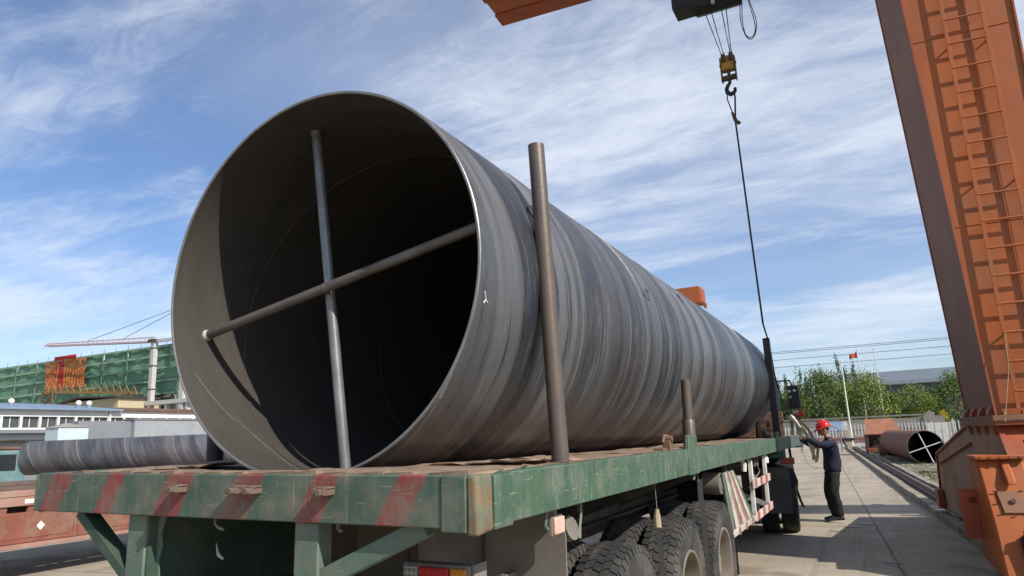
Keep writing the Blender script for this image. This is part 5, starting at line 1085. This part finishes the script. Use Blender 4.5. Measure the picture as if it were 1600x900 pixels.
# yellow barrier post and sign
bp_ = empty('barrier_post', (.72, 58, 0)); tag(bp_, 'cream post with a dark band at the far end of the rail', 'post')
b = B(); b.box((-.16, -.16, 0), (.16, .16, 1.45)); b.obj('post', M_shed, bp_, .02); b = B(); b.box((-.5, -.2, .62), (.35, .2, .82)); b.tube([(-.45, 0, .7), (-.3, 0, .35), (-.1, 0, .1)], .06, 6); b.obj('band', M_black, bp_)
M_sblue = mat('sign_blue', (0.06, 0.12, 0.42), (0.05, 0.1, 0.36), rough=.5); M_ssky = mat('sign_pale_blue', (0.30, 0.48, 0.72), (0.26, 0.42, 0.66), rough=.5)
sg = empty('sign_board', (-.7, 63.5, 0)); tag(sg, 'blue and white sign board on the fence behind the worker', 'sign')
b = B(); b.box((-.55, 0, 1.30), (-.05, .05, 2.08)); b.obj('panel', M_sblue, sg); b = B(); b.box((-.05, 0, 1.25), (.95, .05, 2.1)); b.obj('panel', M_ssky, sg); b = B(); b.box((.95, 0, 1.25), (1.32, .05, 2.1)); b.obj('panel', M_white, sg)
b = B(); b.bar((-.5, .03, 0), (-.5, .03, 1.3), .06, .06); b.bar((1.2, .03, 0), (1.2, .03, 1.3), .06, .06); b.obj('leg', M_galv, sg)
rl_ = empty('tube_barrier', (-2.2, 52, 0)); tag(rl_, 'bent tube barrier behind the worker', 'barrier')
b = B(); b.tube([(0, 0, 0), (0, 0, 1.35), (.12, 0, 1.62), (.4, 0, 1.72), (2.2, 0, 1.74), (2.5, 0, 1.6), (2.6, 0, 1.3), (2.6, 0, 0)], .04, 8); b.obj('tube', M_dusty, rl_)
# rusty open shelter
sk_ = empty('rusty_shelter', (2.0, 45.0, 0), (0, 0, radians(4))); tag(sk_, 'rusty open-fronted shelter with a sloping sheet roof beside the rail', 'shelter')
M_rust_l = mat('rusty_sheet_roof', (0.34, 0.145, 0.08), (0.27, 0.12, 0.07), scale=2, rough=.8, bump=.2, dirt=(.16, .08, .05), dirt_amt=.35)
b = B(); b.hexa([(0, -.3, 1.15), (1.95, -.3, 1.15), (1.7, 1.3, 2.0), (.15, 1.3, 2.0)], [(0, -.3, 1.19), (1.95, -.3, 1.19), (1.7, 1.3, 2.05), (.15, 1.3, 2.05)]); b.obj('roof', M_rust_l, sk_)
b = B(); b.box((.0, -.2, 0), (.08, 1.3, 1.15)); b.box((.15, 1.25, 0), (1.7, 1.3, 1.95)); b.obj('wall', M_rust, sk_)
for x in (.08, 1.85): b = B(); b.bar((x, -.2, 0), (x, -.2, 1.15), .07, .07); b.obj('post', M_rust, sk_)
b = B(); b.box((.0, -.25, .30), (1.9, .6, .38)); b.obj('bench', M_orange_red, sk_)
b = B(); b.box((.35, .0, .38), (.75, .5, .85)); b.cyl((.55, .25, .85), (.55, .25, 1.0), .12, n=10); b.obj('machine', M_under, sk_, .02); b = B(); b.box((1.1, .1, .45), (1.6, .5, 1.02)); b.obj('control_box', mat('pale_green_box', (.32, .42, .34), rough=.6), sk_, .02)
dr_ = B(); dr_.cyl((2.7, 42.4, .35), (3.15, 42.2, .35), .34, n=18); tag(dr_.obj('drum', M_rust, None, .02), 'rusty drum lying on the verge below the shelter', 'drum')
# rusty pipe with white cross braces
M_rpipe = mat('rust_brown_pipe', (0.19, 0.075, 0.04), (0.14, 0.055, 0.033), scale=1.2, rough=.75, bump=.12, dirt=(.22, .11, .065), dirt_amt=.35)
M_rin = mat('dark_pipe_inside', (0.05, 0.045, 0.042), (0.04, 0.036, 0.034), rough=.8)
small_pipe('steel_pipe', (4.25, 31.0, .72), (3.35, 43.5, .72), .66, .014, M_rpipe, M_rin, 'rust-brown steel pipe with white cross braces lying on the verge', 2, .32)
b = B(); b.box((4.2, 25.2, .05), (4.7, 25.9, .55)); tag(b.obj('steel_block', M_rust, None, .02), 'small rusty steel block beside the rail near the crane', 'block')
# warehouse
wh = empty('warehouse', (4, 122, 0)); tag(wh, 'long grey warehouse roof showing above the trees', 'building')
M_wh = mat('grey_cladding', (0.15, 0.175, 0.195), (0.13, 0.15, 0.17), scale=.3, rough=.6); M_whd = mat('dark_cladding', (0.10, 0.12, 0.14), (0.085, 0.10, 0.12), scale=.3, rough=.6)
b = B(); b.prism([(-1.2, 7.7), (-1.2, 7.85), (9, 10.45), (20, 8.05), (20, 7.7)], lambda u, v, t: (t, u, v), -8, 60); b.obj('roof', M_wh, wh)
b = B(); b.box((-8, 0, 0), (60, 18, 7.7)); b.obj('wall', M_whd, wh)
# second, distant gantry: girder end peeping over the pipe
g2 = empty('gantry_crane', (-6, 38, 0)); tag(g2, 'distant orange crane girder end peeping over the top of the pipe', 'crane')
b = B(); b.box((-16, 0, 8.98), (.62, 1.4, 9.93)); b.obj('girder', M_orange, g2, .02)
b = B(); b.box((.62, .1, 9.05), (.66, 1.3, 9.8)); b.box((.66, .5, 8.75), (.8, .9, 9.0)); b.obj('end_plate', M_orange_red, g2)
for x in (-4.0, -13.5):
    b = B(); b.hexa([(x-.5, .1, .3), (x+.5, .1, .3), (x+.5, 1.3, .3), (x-.5, 1.3, .3)], [(x-.8, .1, 8.97), (x+.8, .1, 8.97), (x+.8, 1.3, 8.97), (x-.8, 1.3, 8.97)]); b.obj('leg', M_orange, g2, .02)
    b = B(); b.box((x-.4, -2.5, .15), (x+.4, 4, .75)); b.obj('end_beam', M_orange_red, g2, .02)
# power lines
M_line = mat('power_line', (.22, .24, .27), (.2, .22, .25), rough=.6)
pl_ = empty('power_lines', (0, 120, 0)); tag(pl_, 'dark power lines strung across the sky above the trees', 'power line')
for z0, sag in ((14.5, .5), (14.25, .5), (13.2, .5), (12.0, .5)):
    b = B(); b.tube([(x, 0, z0-.4*(1-((x-5)/70)**2)) for x in range(-65, 76, 10)], .05, 5); b.obj('wire', M_line, pl_)
for x in (-66, 76):
    b = B(); b.bar((x, 0, 0), (x, 0, 16), .5, .5); b.bar((x-.0, -2, 14.4), (x, 2, 14.4), .2, .2); b.bar((x, -2, 12.4), (x, 2, 12.4), .2, .2); b.obj('pylon', M_galv, pl_)

# ------------------------------------------------------------------ trees
M_leaf = [mat('willow_leaf', (0.20, 0.255, 0.045), (0.14, 0.19, 0.032), scale=.8, rough=.6, spec=.3), mat('poplar_leaf', (0.075, 0.125, 0.045), (0.055, 0.095, 0.034), scale=.8, rough=.6, spec=.3), mat('grey_green_leaf', (0.085, 0.13, 0.06), (0.06, 0.10, 0.04), scale=.8, rough=.6, spec=.3)]
M_bark = mat('bark', (0.12, 0.09, 0.065), (0.08, 0.06, 0.045), scale=4, rough=.95, bump=.4)
def crown_mesh(name, kind, h, r, seed, nclu, nleaf, size, mm):
    R_ = random.Random(seed); b = B()
    for c in range(nclu):
        if kind == 'pop':
            sh_i = c % 7; t = R_.random(); top = h*(.72+.28*((sh_i*37) % 10)/10); cz = h*.15+(top-h*.15)*t; a = sh_i*2.4; rr = r*(.25+.75*((sh_i*53) % 10)/10)*(.55+.45*t); sx_, sz_ = r*.13*(1.15-t*.75), h*.045
        else:
            t = R_.random(); a = R_.uniform(0, 2*pi); cz = h*(.14+.80*t+.10*R_.random()*(c % 5 == 0)); env = sqrt(max(.05, 1-((t-.36)/.64)**2)); rr = r*env*R_.random()**.38; sx_, sz_ = r*R_.uniform(.08, .17), h*R_.uniform(.035, .07)
        cx_, cy_ = rr*cos(a), rr*sin(a)
        for l in range(nleaf):
            p = Vector((cx_+R_.gauss(0, sx_), cy_+R_.gauss(0, sx_), max(.25, cz+R_.gauss(0, sz_) - (abs(R_.gauss(0, .35)) if kind == 'wil' else 0))))
            n = Vector((R_.gauss(0, 1), R_.gauss(0, 1), R_.gauss(.4, 1))).normalized(); u = n.orthogonal().normalized(); v = n.cross(u); s_ = size*R_.uniform(.6, 1.4)
            b.add([p-u*s_*.45, p+v*s_*.8, p+u*s_*.45, p-v*s_*.8], [(0,1,2,3)])
    return b.mesh(name, mm, smooth=False)
def trunk_mesh(name, h, r0, seed):
    R_ = random.Random(seed); b = B(); pts = [(R_.uniform(-.05, .05)*i, R_.uniform(-.05, .05)*i, h*.85*i/6) for i in range(7)]; b.tube(pts, [r0*(1-.13*i) for i in range(7)], 8)
    for k in range(9):
        z = h*R_.uniform(.2, .7); a = R_.uniform(0, 2*pi); l = h*R_.uniform(.15, .3); b.tube([(0, 0, z), (l*.5*cos(a), l*.5*sin(a), z+l*.5), (l*.8*cos(a), l*.8*sin(a), z+l)], [r0*.4, r0*.25, r0*.08], 6)
    return b.mesh(name, M_bark)
M_leaf.append(mat('deep_willow_leaf', (0.12, 0.175, 0.035), (0.085, 0.13, 0.026), scale=.8, rough=.6))
CW = [crown_mesh('crown', 'wil', 6.6, 2.4, 3+i, 84, 110, .10, M_leaf[(0, 3, 0)[i]]) for i in range(3)]
CP = [crown_mesh('crown', 'pop', 9.4, 1.7, 30+i, 105, 44, .11, M_leaf[1]) for i in range(2)]
CG = [crown_mesh('crown', 'wil', 6.3, 2.4, 50+i, 70, 70, .10, M_leaf[2]) for i in range(2)]
TW_, TP_ = trunk_mesh('trunk', 6.4, .16, 1), trunk_mesh('trunk', 9.2, .15, 2)
def tree(x, y, cm, tm, sc, rz, name, label, group):
    e = empty(name, (x, y, 0), (0, 0, rz)); e.scale = (sc, sc, sc); tag(e, label, 'tree', group); link('crown', cm, e); link('trunk', tm, e); return e
for i, (x, y, s) in enumerate(((-4.6, 77, .92), (-1.7, 74.5, 1.14), (.6, 76.5, .95), (2.5, 74, 1.04), (4.7, 75, .72), (6.3, 78, .86), (7.3, 74, .70), (9.8, 75.5, .98))):
    tree(x, y, CW[i % 3], TW_, s, i*1.3, 'willow_tree', 'bright green bushy tree behind the boundary wall, '+ORD[i]+' from the left', 'bushy trees behind the wall')
for i, (x, y, s) in enumerate(((.55, 80, 1.0), (-2.2, 81, .88), (-4.5, 80, .9), (-6.2, 81, .86), (-3.3, 82, .84))):
    tree(x, y, CP[i % 2], TP_, s, i*2.1, 'poplar_tree', 'tall dark upright tree, highest above the bushy trees' if i == 0 else 'dark upright tree over the bushy trees, '+('', 'nearest to the tallest one', 'third from the left', 'leftmost, by the dark post', 'second from the right')[i], 'upright dark trees')
for i, (x, y, s) in enumerate(((3.7, 77.5, .84), (8.3, 77, .84), (-6.9, 76, .95))):
    tree(x, y, CG[i % 2], TW_, s, i*1.7, 'leafy_tree', ('grey-green loose tree behind the right flagpole', 'grey-green loose tree nearest the crane leg', 'grey-green loose tree at the left end by the dark post')[i], 'looser trees in the row')
# yellow forsythia behind the hoarding
M_yel = mat('yellow_blossom', (.55, .42, .03), (.45, .36, .03), rough=.7)
YB = crown_mesh('crown', 'wil', 1.0, .45, 77, 14, 30, .07, M_yel)
for i, (x, y, z) in enumerate(((8.0, 69, 2.0), (10.4, 70, 2.0))):
    e = empty('blossom_bush', (x, y, 0)); tag(e, ('yellow blossoming bush behind the white hoarding', 'yellow blossoming bush beside the crane saddle')[i], 'bush', 'yellow bushes'); c_ = link('crown', YB, e); c_.location = (0, 0, z-.2); b = B(); b.tube([(0, 0, 0), (.05, 0, 1), (0, .05, z+.2)], [.06, .05, .03], 6); b.obj('trunk', M_bark, e)
